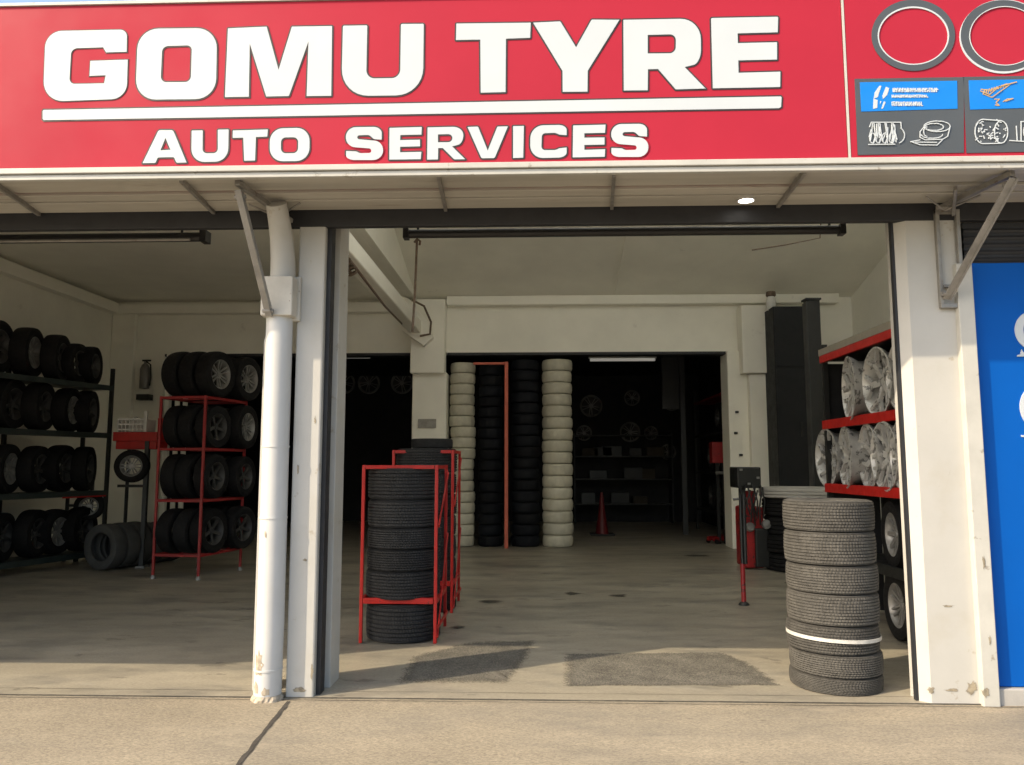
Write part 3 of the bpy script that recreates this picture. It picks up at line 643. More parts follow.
def rim_mesh(name, m, r=.205, wd=.18, spokes=6, twin=True, lace=False, big=False):
    hw = wd/2; mb = MB()
    mb.lathe([(r, -hw), (r+.012, -hw), (r+.004, -hw*.8), (r-.03, -hw*.5), (r-.03, hw*.4), (r+.002, hw*.8), (r+.014, hw), (r, hw*1.02), (r-.012, hw*.85), (r-.04, hw*.35), (r-.04, -hw*.5), (r-.01, -hw)], 40, closed=True)
    mb.lathe([(.0001, hw*.62), (.03, hw*.62), (.034, hw*.5), (.055, hw*.5), (.06, hw*.2), (.0001, hw*.1)], 20)
    for k in range(spokes):
        a_ = 2*math.pi*k/spokes
        if big:                                            # broad forked spokes: one stem, two tips
            P_ = lambda rr, an, f: Vector((rr*math.cos(an), rr*math.sin(an), hw*f))
            st = P_(.04, a_, .55); fk = P_(r*.52, a_, .72)
            mb.bar(st, fk, .052, .03)
            for s_ in (-1, 1): mb.bar(fk-Vector((0, 0, .001)), P_(r-.008, a_+s_*math.pi/spokes*.62, .86), .026, .028)
            mb.lathe([(.0001, 0), (.008, 0), (.008, -.02)], 8, M=Matrix.Translation(P_(.05, a_+math.pi/spokes, .53)))
            continue
        for s_ in ((-1, 1) if twin else (0,)):
            p = Vector((.045*math.cos(a_+s_*.35), .045*math.sin(a_+s_*.35), hw*.40)); q = Vector(((r-.012)*math.cos(a_+s_*.17), (r-.012)*math.sin(a_+s_*.17), hw*.70))
            mb.bar(p, q, .020 if twin else .042, .022)
    o = mb.build(name, m, None, smooth=35); C.objects.unlink(o)
    return o
RIM_a = rim_mesh('rim', m_alloy, spokes=6); RIM_b = rim_mesh('rim', m_dalloy, spokes=5, twin=False); RIM_c = rim_mesh('rim', m_alloy, spokes=8, twin=False)
m_bright = mat('bright_alloy', (.52, .52, .51), .4, metal=.3, var=.1, vs=12, stain=((.05, .05, .05), 15, .54, .05, .75))
RIM_w = rim_mesh('alloy_rim', m_bright, r=.265, wd=.26, spokes=5, twin=False, big=True); RIM_w2 = rim_mesh('alloy_rim', m_bright, r=.265, wd=.26, spokes=7, twin=False, big=True); RIM_d = rim_mesh('display_wheel', mat('display_alloy', (.24, .24, .24), .5, metal=.2), r=.29, wd=.1, spokes=5)
SHADE_DISC = MB().lathe([(.0001, -.02), (.17, .01), (.17, -.03), (.0001, -.03)], 28).build('spoke_shadow_disc', m_black); C.objects.unlink(SHADE_DISC)  # black disc standing in for the shade between the spokes

def put_tyre(src, loc, rot=(0, 0, 0), scale=(1, 1, 1), label='', group=None, parent=None, cat='tyre'):
    o = src.copy(); C.objects.link(o); o.location = loc; o.rotation_euler = rot; o.scale = scale
    return tag(o, label, cat, group)
def put_wheel(tsrc, rsrc, loc, rot, label, group=None, s=1.0):
    e = empty('wheel', loc, rot, label, 'wheel', group); e.scale = (s, s, s)
    a_ = tsrc.copy(); C.objects.link(a_); a_.parent = e
    b_ = rsrc.copy(); C.objects.link(b_); b_.parent = e
    return e
ORD = ['bottom', 'second', 'third', 'fourth', 'fifth', 'sixth', 'seventh', 'eighth', 'ninth', 'tenth', 'eleventh', 'twelfth', 'thirteenth', 'fourteenth', 'fifteenth', 'sixteenth', 'seventeenth', 'eighteenth']
def ordn(i, n):
    return 'lowest' if i == 0 else 'topmost' if i == n-1 else ORD[i]+' from the bottom'

# front sunlit stack
base = U(834, 697, z=0); fy = base.y+.30; fx_ = U(832, 600, Y=fy).x
# boundaries measured on the photo from the floor up
ztops = [U(834, y, Y=fy-.30).z for y in (680, 657, 628, 596, 567, 533, 501)]
z0 = 0; offs = [(.0, .0), (.006, .0), (-.008, .005), (0, 0), (.004, .004), (-.004, 0), (-.003, .004)]
for i, zt_ in enumerate(ztops):
    h_ = zt_-z0
    put_tyre(T_dusty, (fx_+offs[i][0], fy+offs[i][1], z0+h_/2), (0, R(random.uniform(-.4, .4)), random.uniform(0, 6)), (.915, .915, h_/.21*.985),
             'grey dusty tyre, %s in the sunlit stack by the right column' % ordn(i, 7), 'tyres in the sunlit stack')
    if i == 1:
        pass
    z0 = zt_
# thin white band lying between the tyres of the stack
zb_ = U(834, 642, Y=fy-.30).z
bd = MB(); bd.lathe([(.3035, -.012), (.3075, -.011), (.3075, .011), (.3035, .012)], 96, closed=True, M=Matrix.Translation((fx_-.004, fy, zb_)) @ Matrix.Rotation(R(1.2), 4, 'Y'))
tag(bd.build('white_strap', mat('strap_web', (.50, .49, .46), .8, var=.15, vs=20), smooth=40), 'white strap round the sunlit tyre stack, below its middle', 'strap')

# red floor racks with tyres lying flat
def floor_rack(label, x0, x1, y0, y1, H, zsh, tops, who):
    e = thing('tyre_rack', label, 'rack', 'red floor racks near the middle column')
    s_ = .028
    for X in (x0, x1):
        for Yv in (y0, y1): MB().box(X-s_/2, X+s_/2, Yv-s_/2, Yv+s_/2, 0.0, H).build('post', m_rackred, e, bevel=.004)
    b_ = MB()
    b_.box(x0+.018, x1-.018, y0-.017, y0+.017, H-.034, H-.002); b_.box(x0+.018, x1-.018, y1-.017, y1+.017, H-.034, H-.002)
    b_.box(x0-.016, x0+.016, y0+.018, y1-.018, H-.034, H-.002); b_.box(x1-.016, x1+.016, y0+.018, y1-.018, H-.034, H-.002)
    b_.build('top_frame', m_rackred, e, bevel=.003)
    sh = MB(); sh.box(x0+.018, x1-.018, y0-.02, y0+.02, zsh-.03, zsh+.018); sh.box(x0+.018, x1-.018, y1-.02, y1+.02, zsh-.03, zsh+.018)
    sh.box(x0-.016, x0+.016, y0+.02, y1-.02, zsh-.03, zsh+.016); sh.box(x1-.016, x1+.016, y0+.02, y1-.02, zsh-.03, zsh+.016)
    for k in range(3): x = x0+(x1-x0)*(k+1)/4; sh.box(x-.015, x+.015, y0+.02, y1-.02, zsh-.02, zsh-.001)
    sh.build('shelf', m_rackred, e, bevel=.003)
    br = MB(); br.bar((x1+.02, y0, .05), (x1+.02, y1, zsh+.5), .012, .025); br.bar((x1+.02, y0+.02, H*.65), (x1+.02, y1, H*.95), .012, .025); br.box(x1+.017, x1+.029, y0, y1, .12, .15)
    br.build('side_brace', m_rackred, e)
    cx, cy = (x0+x1)/2, (y0+y1)/2; z = 0.002
    n_ = len(tops)
    for i, zt_ in enumerate(tops):
        lo_ = z if i != 1 else zsh+.0
        h_ = zt_-lo_
        put_tyre(T_rack, (cx+random.uniform(-.006, .006), cy+random.uniform(-.01, .01)-.10, lo_+h_/2), (0, 0, random.uniform(0, 6)), (1.04, 1.04, h_/.24*.985),
                 'black tyre, %s in %s' % (ordn(i, n_), who), 'tyres in the red floor racks')
        z = zt_
    return e
fyr = 1.54
def zf(y, Y=fyr): return U(400, y, Y=Y).z
xl, xr = U(361, 560, Y=fyr).x, U(437, 560, Y=fyr).x
floor_rack('red steel floor rack holding six black tyres, nearest the camera', xl+.01, xr-.01, fyr, fyr+.70, zf(465), zf(600),
           [zf(604.5), zf(571), zf(549), zf(528), zf(500), zf(468)], 'the nearer red floor rack')
x2l, x2r = U(392, 560, Y=2.9).x, U(452, 560, Y=2.9).x
H2 = U(430, 450, Y=2.9).z
floor_rack('red steel floor rack standing behind the nearer one', x2l, x2r, 2.9, 3.6, H2, .30, [.26, .53, .76, .98, 1.2, 1.42, H2+.02], 'the farther red floor rack')
p = U(432, 445, Y=3.2)
put_tyre(T_rack, (p.x, 3.2, H2+.075), (0, 0, 1), (.72, .72, .42), 'small black tyre lying on top of the farther red floor rack', None)

# right wall rack with alloy rims
XR = 3.0
def zx(y, px): return None
rk = thing('wheel_rack', 'tall rack with red shelf edges along the right side', 'rack')
Y0, Y1 = U(935, 400, X=XR).y, U(822, 400, X=XR).y
zs = [U(822, 358, X=XR).z, U(823, 425, X=XR).z, U(830, 488, X=XR).z]
zs[0] = (zs[0]+U(895, 331, X=XR).z)/2
DX = .62
for Yv in (Y0, Y1):
    MB().box(XR+.02, XR+.07, Yv-.02, Yv+.03, 0, zs[0]+.15).build('post', m_rackblk, rk); MB().box(XR+DX-.05, XR+DX, Yv-.02, Yv+.03, 0, zs[0]+.15).build('post', m_rackblk, rk)
for z in zs+[.60]:
    MB().box(XR, XR+.035, Y0, Y1+.03, z-.045, z+.045 if z < zs[0]-.1 else z+.03).build('shelf_edge', m_rackred if z > .7 else m_rackblk, rk, bevel=.003)
    MB().box(XR+.036, XR+DX, Y0, Y1, z-.03, z+.0).build('shelf', m_rackblk, rk)
MB().box(XR+.0, XR+DX, Y0, Y1+.05, zs[0]+.032, zs[0]+.10).build('top_board', mat('old_board', (.26, .24, .20), .8), rk)
MB().box(XR+DX+.002, XR+DX+.02, Y0, Y1+.05, .02, zs[0]+.1).build('back_panel', m_dark, rk); MB().box(XR+.075, XR+DX-.055, Y1+.035, Y1+.05, .02, zs[0]-.05).build('end_panel', m_dark, rk)
def rims_row(z, ys, srcs, where, s=1.0, r=.279):
    n_ = len(ys)
    for i, yv in enumerate(ys):
        e = empty('alloy_rim', (XR+.16+random.uniform(-.02, .02), yv, z+r*s+.002), (0, R(-90), R(random.uniform(-12, 6))), 
                  'silver alloy rim, %s from the camera on the %s of the right rack' % (['first', 'second', 'third', 'fourth', 'fifth', 'sixth'][i], where), 'rim', 'alloy rims on the right rack')
        e.scale = (s, s, s)
        a_ = srcs[i % len(srcs)].copy(); C.objects.link(a_); a_.parent = e; a_.name = 'rim'; a_.rotation_euler = (0, 0, random.uniform(0, 6))
        b_ = SHADE_DISC.copy(); C.objects.link(b_); b_.parent = e; b_.name = 'spoke_shade'; b_.scale = (1.25, 1.25, 1)
ya = [Y0+.18+k*.40 for k in range(6)]
def yat(px): return U(px, 450, X=XR+.1).y
rims_row(zs[1], [yat(915), yat(889), yat(862)], [RIM_w2, RIM_w], 'upper shelf', 1.13)
rims_row(zs[2], [yat(916), yat(895), yat(876), yat(855), yat(834)], [RIM_w, RIM_w2], 'middle shelf', 1.1)
for i, (px, z) in enumerate(((920, .60), (889, .60))):
    put_wheel(T_plain, RIM_c, (XR+.17, yat(px), z+.30), (0, R(-90), R(-8)), 'wheel with bright rim, %s from the camera on the lower shelf of right rack' % ['first', 'second'][i], 'wheels low on the right rack', .9)
for i, px in enumerate((918, 890)):
    put_wheel(T_plain, RIM_a, (XR+.17, yat(px), .30), (0, R(-90), R(-4)), 'black wheel, %s from the camera on the floor of the right rack' % ['first', 'second'][i], 'wheels low on the right rack', .9)

# dark steel post and dark recess block beside the right interior column
PY = 7.3
p0_, p1_ = U(806, 300, Y=PY), U(820, 300, Y=PY)
pt = thing('lift_post', 'tall dark steel post between the dark recess block and the right rack', 'post')
MB().box(p0_.x+.01, p1_.x-.005, PY, PY+.16, .02, p0_.z, ).build('column', m_rackblk, pt, bevel=.006)
MB().box(p0_.x-.005, p0_.x+.01, PY-.02, PY+.18, .02, p0_.z-.03).build('side_rail', m_dgrey, pt, bevel=.003)
MB().box(p0_.x-.04, p1_.x+.04, PY-.05, PY+.22, .001, .02).build('foot_plate', m_rackblk, pt)
MB().box(p0_.x-.015, p1_.x+.01, PY-.03, PY+.19, p0_.z+.001, p0_.z+.03).build('cap_plate', m_rackblk, pt)
m_recess = mat('recess_shade', (.016, .018, .021), .6, spec=.3)  # near-black solid block stands in for the shaded recess
cbt = thing('recess_block', 'tall dark block standing in for the recess right of the interior column', 'cabinet')
xa, xb = U(774, 330, Y=8.4).x, U(808, 330, Y=8.4).x-.25
zk = U(790, 368, Y=8.4).z; ztop = U(790, 306, Y=8.4).z
MB().box(xa, xb+.25, 8.42, 9.1, .03, ztop).build('body', m_recess, cbt, bevel=.01)
MB().box(xa+.02, xb+.23, 8.40, 8.418, .06, zk-.02).build('recess_front', m_recess, cbt, bevel=.004)
MB().box(xa+.02, xb+.23, 8.40, 8.418, zk+.02, ztop-.03).build('recess_front', m_recess, cbt, bevel=.004)
MB().box(xa+.40, xa+.43, 8.37, 8.399, zk-1.2, zk-.95).build('recess_bar', m_rackblk, cbt)
# small lamp bulb on top of right capital
p = U(771, 300, Y=8.7)
t = thing('ceiling_lamp', 'small white jar lamp above the right interior column', 'lamp', loc=(p.x, 8.7, 0))
MB().lathe([(.0001, p.z-.22), (.06, p.z-.2), (.085, p.z-.1), (.08, p.z+.02), (.06, p.z+.06)], 20, M=Matrix.Translation((0, 0, 0))).build('shade', m_white, t, smooth=50)
MB().lathe([(.07, p.z+.06), (.09, p.z+.08), (.08, p.z+.15), (.0001, p.z+.15)], 20).build('cap', m_rope, t, smooth=50)
MB().tube([(0, 0, p.z+.15), (0, 0, ZC)], .01, 6).build('stem', m_rope, t)

# dark truck tyres with a pale one on top, behind the sunlit stack
cX, cY = U(806, 500, Y=6.2).x, 6.35
ztp = U(806, 499, Y=5.8).z
hh = ztp/4
for i in range(4):
    put_tyre(T_lowrib, (cX+random.uniform(-.02, .02), cY, hh*(i+.5)), (0, 0, i), (1.72, 1.72, hh/.21*.99), 'large black truck tyre, %s of the pile behind the sunlit stack' % ['lowest', 'second from the floor', 'third from the floor', 'highest'][i], 'truck tyres behind the sunlit stack')
T_pale = tyre_mesh('tyre', mat('pale_rubber', (.42, .41, .39), .7, var=.1), blocks=40, rows=3)
put_tyre(T_pale, (cX, cY, ztp+.075), (0, 0, 0), (1.85, 1.85, .70), 'pale grey tyre lying on the pile of black truck tyres')

# red tyre machine and leaning red bar by the right interior column
mx, my = U(754, 560, z=0).x, U(754, 556, z=0).y+.1
def mc(px, py, Y): return U(px, py, Y=Y)
MYm = 6.3
def at(px, py): q = U(px, py, Y=MYm); return q.x, q.z
m_mred = mat('machine_red', (.30, .010, .012), .5, var=.2, vs=8, stain=((.03, .02, .02), 12, .56, .04, .8))
mach = thing('tyre_changer', 'red tyre changing machine with black head by the right interior column', 'machine')
x0_, z0_ = at(745, 556); x1_, z1_ = at(762, 507)
MB().box(x0_, x1_+.02, MYm, MYm+.5, .02, z1_, ).build('body', m_mred, mach, bevel=.03)
MB().box(at(753, 500)[0], at(767, 500)[0], MYm-.06, MYm-.001, .04, at(750, 528)[1]).build('motor_housing', m_rackblk, mach, bevel=.02)
MB().box(at(737, 500)[0], at(761, 500)[0], MYm-.05, MYm+.4, at(750, 488)[1], at(750, 467)[1]).build('head_box', m_rackblk, mach, bevel=.02)
MB().tube([(at(744, 500)[0], MYm+.1, z1_), (at(744, 500)[0], MYm+.1, at(750, 488)[1])], .05, 14).build('mast', m_rackblk, mach, smooth=50)
MB().tube([(at(752, 500)[0], MYm+.1, z1_-.05), (at(752, 500)[0], MYm+.1, at(750, 491)[1])], .07, 16).build('cylinder', m_mred, mach, smooth=50)
cc = at(750, 527); MB().lathe([(.0001, .03), (.05, .03), (.07, 0), (.0001, 0)], 18, M=Matrix.Translation((cc[0], MYm-.01, cc[1])) @ Matrix.Rotation(R(90), 4, 'X')).build('hub_cap', m_alloy, mach, smooth=40)
cc = at(765, 524); MB().lathe([(.0001, .05), (.06, .04), (.07, 0), (.0001, 0)], 18, M=Matrix.Translation((cc[0], MYm-.065, cc[1])) @ Matrix.Rotation(R(90), 4, 'X')).build('hub_cap', m_alloy, mach, smooth=40)
cc = at(741, 498); MB().tube([(cc[0]-.12, MYm-.02, cc[1]-.02), (cc[0]+.07, MYm-.02, cc[1])], .018, 10).build('lever', m_alloy, mach, smooth=50)
hz = MB()
for k in range(11):
    a_ = at(737+k*2.4, 484+k%3*3); b_ = at(740+k*2.1+random.uniform(-3, 3), 520+random.uniform(-8, 8)); mid = ((a_[0]+b_[0])/2+random.uniform(-.08, .08), (a_[1]+b_[1])/2)
    hz.tube([(a_[0], MYm-.07, a_[1]), (mid[0], MYm-.12, mid[1]), (b_[0], MYm-.08, b_[1])], .012, 6)
hz.build('hose', m_rackblk, mach, smooth=60)
for px, py in ((740, 470), (757, 478), (748, 484)):
    a_ = at(px, py); MB().box(a_[0]-.02, a_[0]+.02, MYm-.065, MYm-.051, a_[1]-.01, a_[1]+.02).build('gauge', m_alloy, mach)
gb = U(744, 605, z=0)
br_ = thing('pry_bar', 'long bar with red foot standing in front of the tyre machine', 'bar')
tp = U(740, 494, Y=gb.y+.25); md = gb.lerp(tp, .36)
MB().tube([gb+Vector((0, 0, .02)), md], .026, 12).build('grip', m_mred, br_, smooth=50)
MB().tube([md, tp], .017, 12).build('shaft', m_rackblk, br_, smooth=50)
MB().tube([md+Vector((.035, 0, .0)), tp+Vector((.04, 0, 0))], .02, 10).build('sleeve', m_rackblk, br_, smooth=50)
MB().lathe([(.0001, 0.002), (.06, .002), (.05, .02), (.028, .035)], 16, M=Matrix.Translation(gb)).build('foot', m_rackblk, br_, smooth=50)

# ---------------------------------------------------------------- tall columns of tyres in the rear opening
YT = YB+.02+.31
def tall(px0, px1, srcs, name, H, grp, rr=.31, n_=17, first='', jitter=.012):
    xc = (U(px0, 450, Y=YT-.1).x+U(px1, 450, Y=YT-.1).x)/2; wd = U(px1, 450, Y=YT-.1).x-U(px0, 450, Y=YT-.1).x
    h_ = H/n_
    for i in range(n_):
        put_tyre(srcs[i % len(srcs)], (xc+random.uniform(-jitter, jitter), YT-.08+random.uniform(-.01, .01), h_*(i+.5)), (0, 0, random.uniform(0, 6)), (wd/2/rr*(q_ := random.uniform(.965, 1.0)), wd/2/rr*q_, h_/.207*.985),
                 '%s, %s %s' % (first, ordn(i, n_), name), grp)
HH = U(557, 359, Y=YT-.3).z
tall(542, 573, T_wrap, 'in the right white column at the rear opening', HH, 'white wrapped tyres in the right tall column', first='white wrapped tyre', n_=16, jitter=.006)
tall(449, 475, T_wrap, 'in the left white column at the rear opening', HH-.05, 'white wrapped tyres in the left tall column', first='white wrapped tyre', n_=17, jitter=.02)
tall(478, 503, [T_flat], 'in the column left of the red post', HH-.1, 'black tyres left of the red post', first='black tyre', rr=.30)
tall(511, 540, [T_flat], 'in the column right of the red post', HH, 'black tyres right of the red post', first='black tyre', rr=.30)
po = thing('red_gantry', 'thin red post with top bar between the black tyre columns', 'frame')
xp = U(506.5, 450, Y=YB-.15).x; zp = U(506, 362, Y=YB-.15).z
MB().box(xp-.035, xp+.03, YB-.18, YB-.12, 0, zp).build('post', m_copper, po, bevel=.006)
xp2 = U(473, 450, Y=YB-.15).x
MB().box(xp2, xp-.036, YB-.17, YB-.13, zp-.05, zp-.005).build('top_bar', m_copper, po, bevel=.006)

# ---------------------------------------------------------------- back room contents
def wheel_hung(px, py, Y, s, label, group='wheels shown on the back room wall', rs=None):
    p_ = U(px, py, Y=Y); e = empty('wheel', p_, (R(90), random.uniform(0, .9), 0), label, 'wheel', group); e.scale = (s, s, s)
    o = RIM_d.copy(); C.objects.link(o); o.name = 'rim'; o.parent = e
    h2 = SHADE_DISC.copy(); C.objects.link(h2); h2.name = 'spoke_shade'; h2.parent = e; h2.scale = (1.4, 1.4, 1)
    return e
YW = 15.76
wheel_hung(591, 406, YW, 1.0, 'large spoked display wheel high on the dark back wall')
wheel_hung(369, 383, YW, 1.0, 'display wheel left of the middle column, centre of three')
wheel_hung(344, 383, YW, 1.0, 'display wheel left of the middle column, beside the front column')
wheel_hung(402, 383, YW, 1.0, 'display wheel partly hidden by the middle column')
wheel_hung(630, 432, YW, .9, 'dull round wheel in the second row of the back wall')
wheel_hung(253, 378, YW, 1.0, 'display wheel behind the red rack of the left bay')
wheel_hung(735-84, 433, YW, .62, 'small wheel at the right end of the second row of the back wall')
wheel_hung(584, 433, YW, .7, 'small wheel at the left end of the second row of the back wall')
wheel_hung(672, 402, YW, .8, 'dull display wheel near the grey hanging panel of the back room')
wheel_hung(632, 398, YW, .7, 'dull display wheel in the top row right of the large spoked one')
wheel_hung(668, 452, YW, .7, 'dull display wheel low at the right of the back wall')
bs = thing('display_shelf', 'low dark shelf unit along the back room wall', 'shelf')
xa, xb = U(575, 430, Y=15.3).x, U(672, 430, Y=15.3).x
for zz in (.5, 1.15, 1.75, 2.3):
    MB().box(xa, xb, 15.25, 15.85, zz-.03, zz).build('shelf_board', m_dgrey, bs)
for xx in (xa, xb): MB().box(xx-.03, xx, 15.25, 15.85, .0, 2.35).build('upright', m_dgrey, bs)
for i, (px, py) in enumerate(((603, 446), (590, 455), (612, 452), (635, 452), (655, 451), (598, 470), (633, 470), (648, 469), (588, 492), (620, 492), (640, 492))):
    q = U(px, py, Y=15.4); zz = max([z_ for z_ in (.5, 1.15, 1.75, 2.3, 0) if z_ < q.z+.1])
    w_ = random.uniform(.16, .26); h_ = random.uniform(.18, .32)
    t_ = MB(); t_.box(q.x-w_, q.x+w_, 15.3, 15.6, zz+.002, zz+h_)
    o = t_.build('parts_box', [m_dgrey, m_box, m_card][i % 3], None, bevel=.01)
    tag(o, 'dim parts box on the dark display shelf, %s of eleven' % ['first', 'second', 'third', 'fourth', 'fifth', 'sixth', 'seventh', 'eighth', 'ninth', 'tenth', 'last'][i], 'box', 'boxes on the display shelf')
    o['label'] = 'dim parts box on the back room display shelf, %s' % ['upper level far left', 'upper level second from left', 'upper level middle', 'upper level second from right', 'upper level far right', 'middle level left', 'middle level centre', 'middle level right', 'low level left', 'low level centre', 'low level right'][i]
# fluorescent tubes
for (px0, px1, py, Y, lb) in ((590, 655, 360, 10.4, 'dim fluorescent tube over the back room doorway on the right'), (344, 370, 357, 10.4, 'dim fluorescent tube seen left of the middle column'), (505, 540, 360, 10.4, '')):
    if not lb: continue
    a_, b_ = U(px0, py, Y=Y), U(px1, py, Y=Y)
    t = thing('fluorescent_lamp', lb, 'light', 'fluorescent lamps in the back room')
    MB().tube([(a_.x, Y, a_.z), (b_.x, Y, a_.z)], .028, 12).build('tube', m_tubeoff, t, smooth=50)
    MB().box(a_.x-.03, b_.x+.03, Y-.03, Y+.05, a_.z+.03, a_.z+.07).build('batten', m_white, t)
    MB().tube([((a_.x*.7+b_.x*.3), Y, a_.z+.07), ((a_.x*.7+b_.x*.3), Y, 3.95)], .012, 8).build('hanger', m_white, t)
# cone
cn = U(602, 535, z=0)
t = thing('traffic_cone', 'slim red cone standing on the back room floor', 'cone', loc=(cn.x, cn.y, 0))
MB().lathe([(.15, .03), (.14, .05), (.08, .45), (.035, .85), (.025, .92), (.0001, .92)], 28).build('cone_body', mat('cone_plastic', (.13, .007, .009), .5), t, smooth=45)
MB().box(-.26, .26, -.26, .26, .002, .035).build('base', m_rackblk, t, bevel=.01)
# right side of the back room: dark rack with red box
rr = thing('storage_rack', 'dark storage rack at the right of the back room opening', 'rack')
XA = U(715, 460, Y=11.5).x
for z in (.5, 1.35, 2.2, 3.0): MB().box(XA, 4.39, 10.4, 13.6, z-.04, z).build('shelf', m_dred if z in (3.0, ) else m_rackblk, rr)
for Yv in (10.4, 13.55): MB().box(XA, XA+.05, Yv, Yv+.05, 0, 3.3).build('post', m_rackblk, rr)
for i in range(8):
    z = (.5, 1.35, 2.2)[i % 3]; Yv = 10.8+(i//3)*.85
    put_wheel(T_plain, RIM_b, (XA+.2, Yv, z+.335), (0, R(-90), 0), 'dark wheel, %s along the %s level of the back room storage rack' % (['first', 'second', 'third'][i//3], ['lower', 'middle', 'upper'][i % 3]), 'wheels on the back room storage rack')
q0, q1 = U(712, 463, Y=10.0), U(727, 442, Y=10.0)
t = MB().box(q0.x, q1.x+.1, 9.95, 10.2, q0.z, q1.z)
bx = thing('red_cabinet', 'small red box cabinet on a stand at the right edge of the rear opening', 'cabinet')
t.build('cabinet_body', m_dred, bx, bevel=.01); MB().box(q0.x+.08, q0.x+.14, 10.02, 10.08, 0, q0.z-.001).build('stand_leg', m_rackblk, bx); MB().box(q0.x+.2, q0.x+.26, 10.02, 10.08, 0, q0.z-.001).build('stand_leg', m_rackblk, bx)
p = U(717, 473, Y=9.9); MB().tube([(p.x-.02, 9.9, p.z), (p.x+.16, 9.95, p.z)], .03, 10).build('valve', m_alloy, bx, smooth=50)
# low trolley jack
p = U(722, 543, z=0)
t = thing('trolley_jack', 'low red trolley jack on the floor by the right opening edge', 'jack', loc=(p.x, p.y, 0), rot=(0, 0, R(25)))
MB().box(-.28, .28, -.11, -.07, .05, .13).build('side_plate', m_dred, t, bevel=.01); MB().box(-.28, .28, .07, .11, .05, .13).build('side_plate', m_dred, t, bevel=.01)
MB().bar((-.2, 0, .10), (.22, 0, .17), .10, .04).build('lift_arm', m_dred, t, bevel=.008); MB().lathe([(.0001, .20), (.05, .20), (.055, .17), (.0001, .17)], 16, M=Matrix.Translation((.22, 0, 0))).build('saddle', m_rackblk, t)
for sx in (-.22, .22):
    for sy in (-.13, .13): MB().tube([(sx, sy-.018, .045), (sx, sy+.018, .045)], .044, 14).build('wheel', m_rackblk, t, smooth=40)

# ---------------------------------------------------------------- left bay: black rack along the wall
A0, A1 = Vector((-7.47, 4.15, 0)), Vector((-6.76, 6.80, 0))
dr = (A1-A0).normalized(); nl = Vector((-dr.y, dr.x, 0))          # towards the left wall
LZ = [2.75, 2.0, 1.11, .19]
lr = thing('wheel_rack', 'long black wheel rack with green shelves along the left wall', 'rack')
m_gshelf = mat('dark_green_shelf', (.02, .03, .028), .5)
for P0 in (A0, A0.lerp(A1, .5), A1):
    for off in ((0, .52) if P0 is not A0.lerp(A1, .5) and P0 in (A0, A1) else (.52,)):
        q = P0+nl*off; MB().box(q.x-.025, q.x+.025, q.y-.025, q.y+.025, 0, LZ[0]+.28).build('post', m_rackblk, lr)
for k, z in enumerate(LZ):
    M_ = Matrix(((dr.x, nl.x, 0, A0.x), (dr.y, nl.y, 0, A0.y), (0, 0, 1, 0), (0, 0, 0, 1)))
    MB().box(0, (A1-A0).length, -.035, -.026, z-.075, z+.005, M_).build('shelf_edge', m_gshelf if k != 2 else m_gshelf, lr)
    MB().box(0, (A1-A0).length, .0, .52, z-.06, z, M_).build('shelf', m_gshelf, lr)
MB().box(1.9, (A1-A0).length-.05, -.045, -.037, LZ[2]-.09, LZ[2]-.07, M_).build('red_strip', m_rackred, lr)
yaw_l = R(12)
shn = ['top', 'second', 'third', 'lowest']
for k, z in enumerate(LZ):
    ds = [.25+.46*q_+random.uniform(-.04, .04) for q_ in range(6)]
    if k == 0: ds = [.3, .85, 1.4, 1.85, 2.2, 2.52]
    for i, dd in enumerate(ds):
        s_ = random.uniform(1.0, 1.08) if k else (1.12, 1.12, 1.1, 1.05, .93, .93)[i]
        q = A0+dr*dd+nl*(.22+random.uniform(-.04, .04))
        e = put_wheel(T_plain, [RIM_b, RIM_b, RIM_c, RIM_b][(i*3+k*2) % 4], (q.x, q.y, z+.33*s_+.001), (0, R(90), yaw_l+R(random.uniform(-14, 6))),
                  'black tyre wheel, %s from the camera on the %s shelf of the black rack' % (['first', 'second', 'third', 'fourth', 'fifth', 'farthest'][i], shn[k]), 'wheels on the black rack', s_)
# red rack of the left bay
Bp = U(198, 580, z=0)
th = R(-8)
rl = thing('tyre_rack', 'tall red frame rack on small feet in the left bay', 'rack')
ex, ey = Vector((math.cos(th), math.sin(th), 0)), Vector((-math.sin(th)+.05, math.cos(th), 0)).normalized()
Wd, Dp = .66, .98
RZ = [U(198, y, Y=Bp.y).z for y in (397, 449, 501, 556)]
def cor(i, j): return Bp - ex*Wd*(1-i) + ey*Dp*j
for i in (0, 1):
    for j in (0, 1):
        q = cor(i, j); MB().bar((q.x, q.y, .05), (q.x, q.y, RZ[0]+.02), .03, .03).build('post', m_dred, rl)
        MB().lathe([(.0001, .0), (.035, 0), (.035, .02), (.015, .05), (.0001, .05)], 12, M=Matrix.Translation((q.x, q.y, 0))).build('foot', m_alloy, rl, smooth=40)
for z in RZ:
    b_ = MB(); cs = [cor(0, 0), cor(1, 0), cor(1, 1), cor(0, 1)]
    for a_, c2 in zip(cs, cs[1:]+cs[:1]): b_.bar((a_.x, a_.y, z), (c2.x, c2.y, z), .022, .034)
    for f_ in (.3, .7): p_, q_ = cor(0, f_), cor(1, f_); b_.bar((p_.x, p_.y, z-.004), (q_.x, q_.y, z-.004), .02, .02)
    b_.build('shelf_frame', m_dred, rl)
lv = ['top', 'second', 'third', 'lowest']
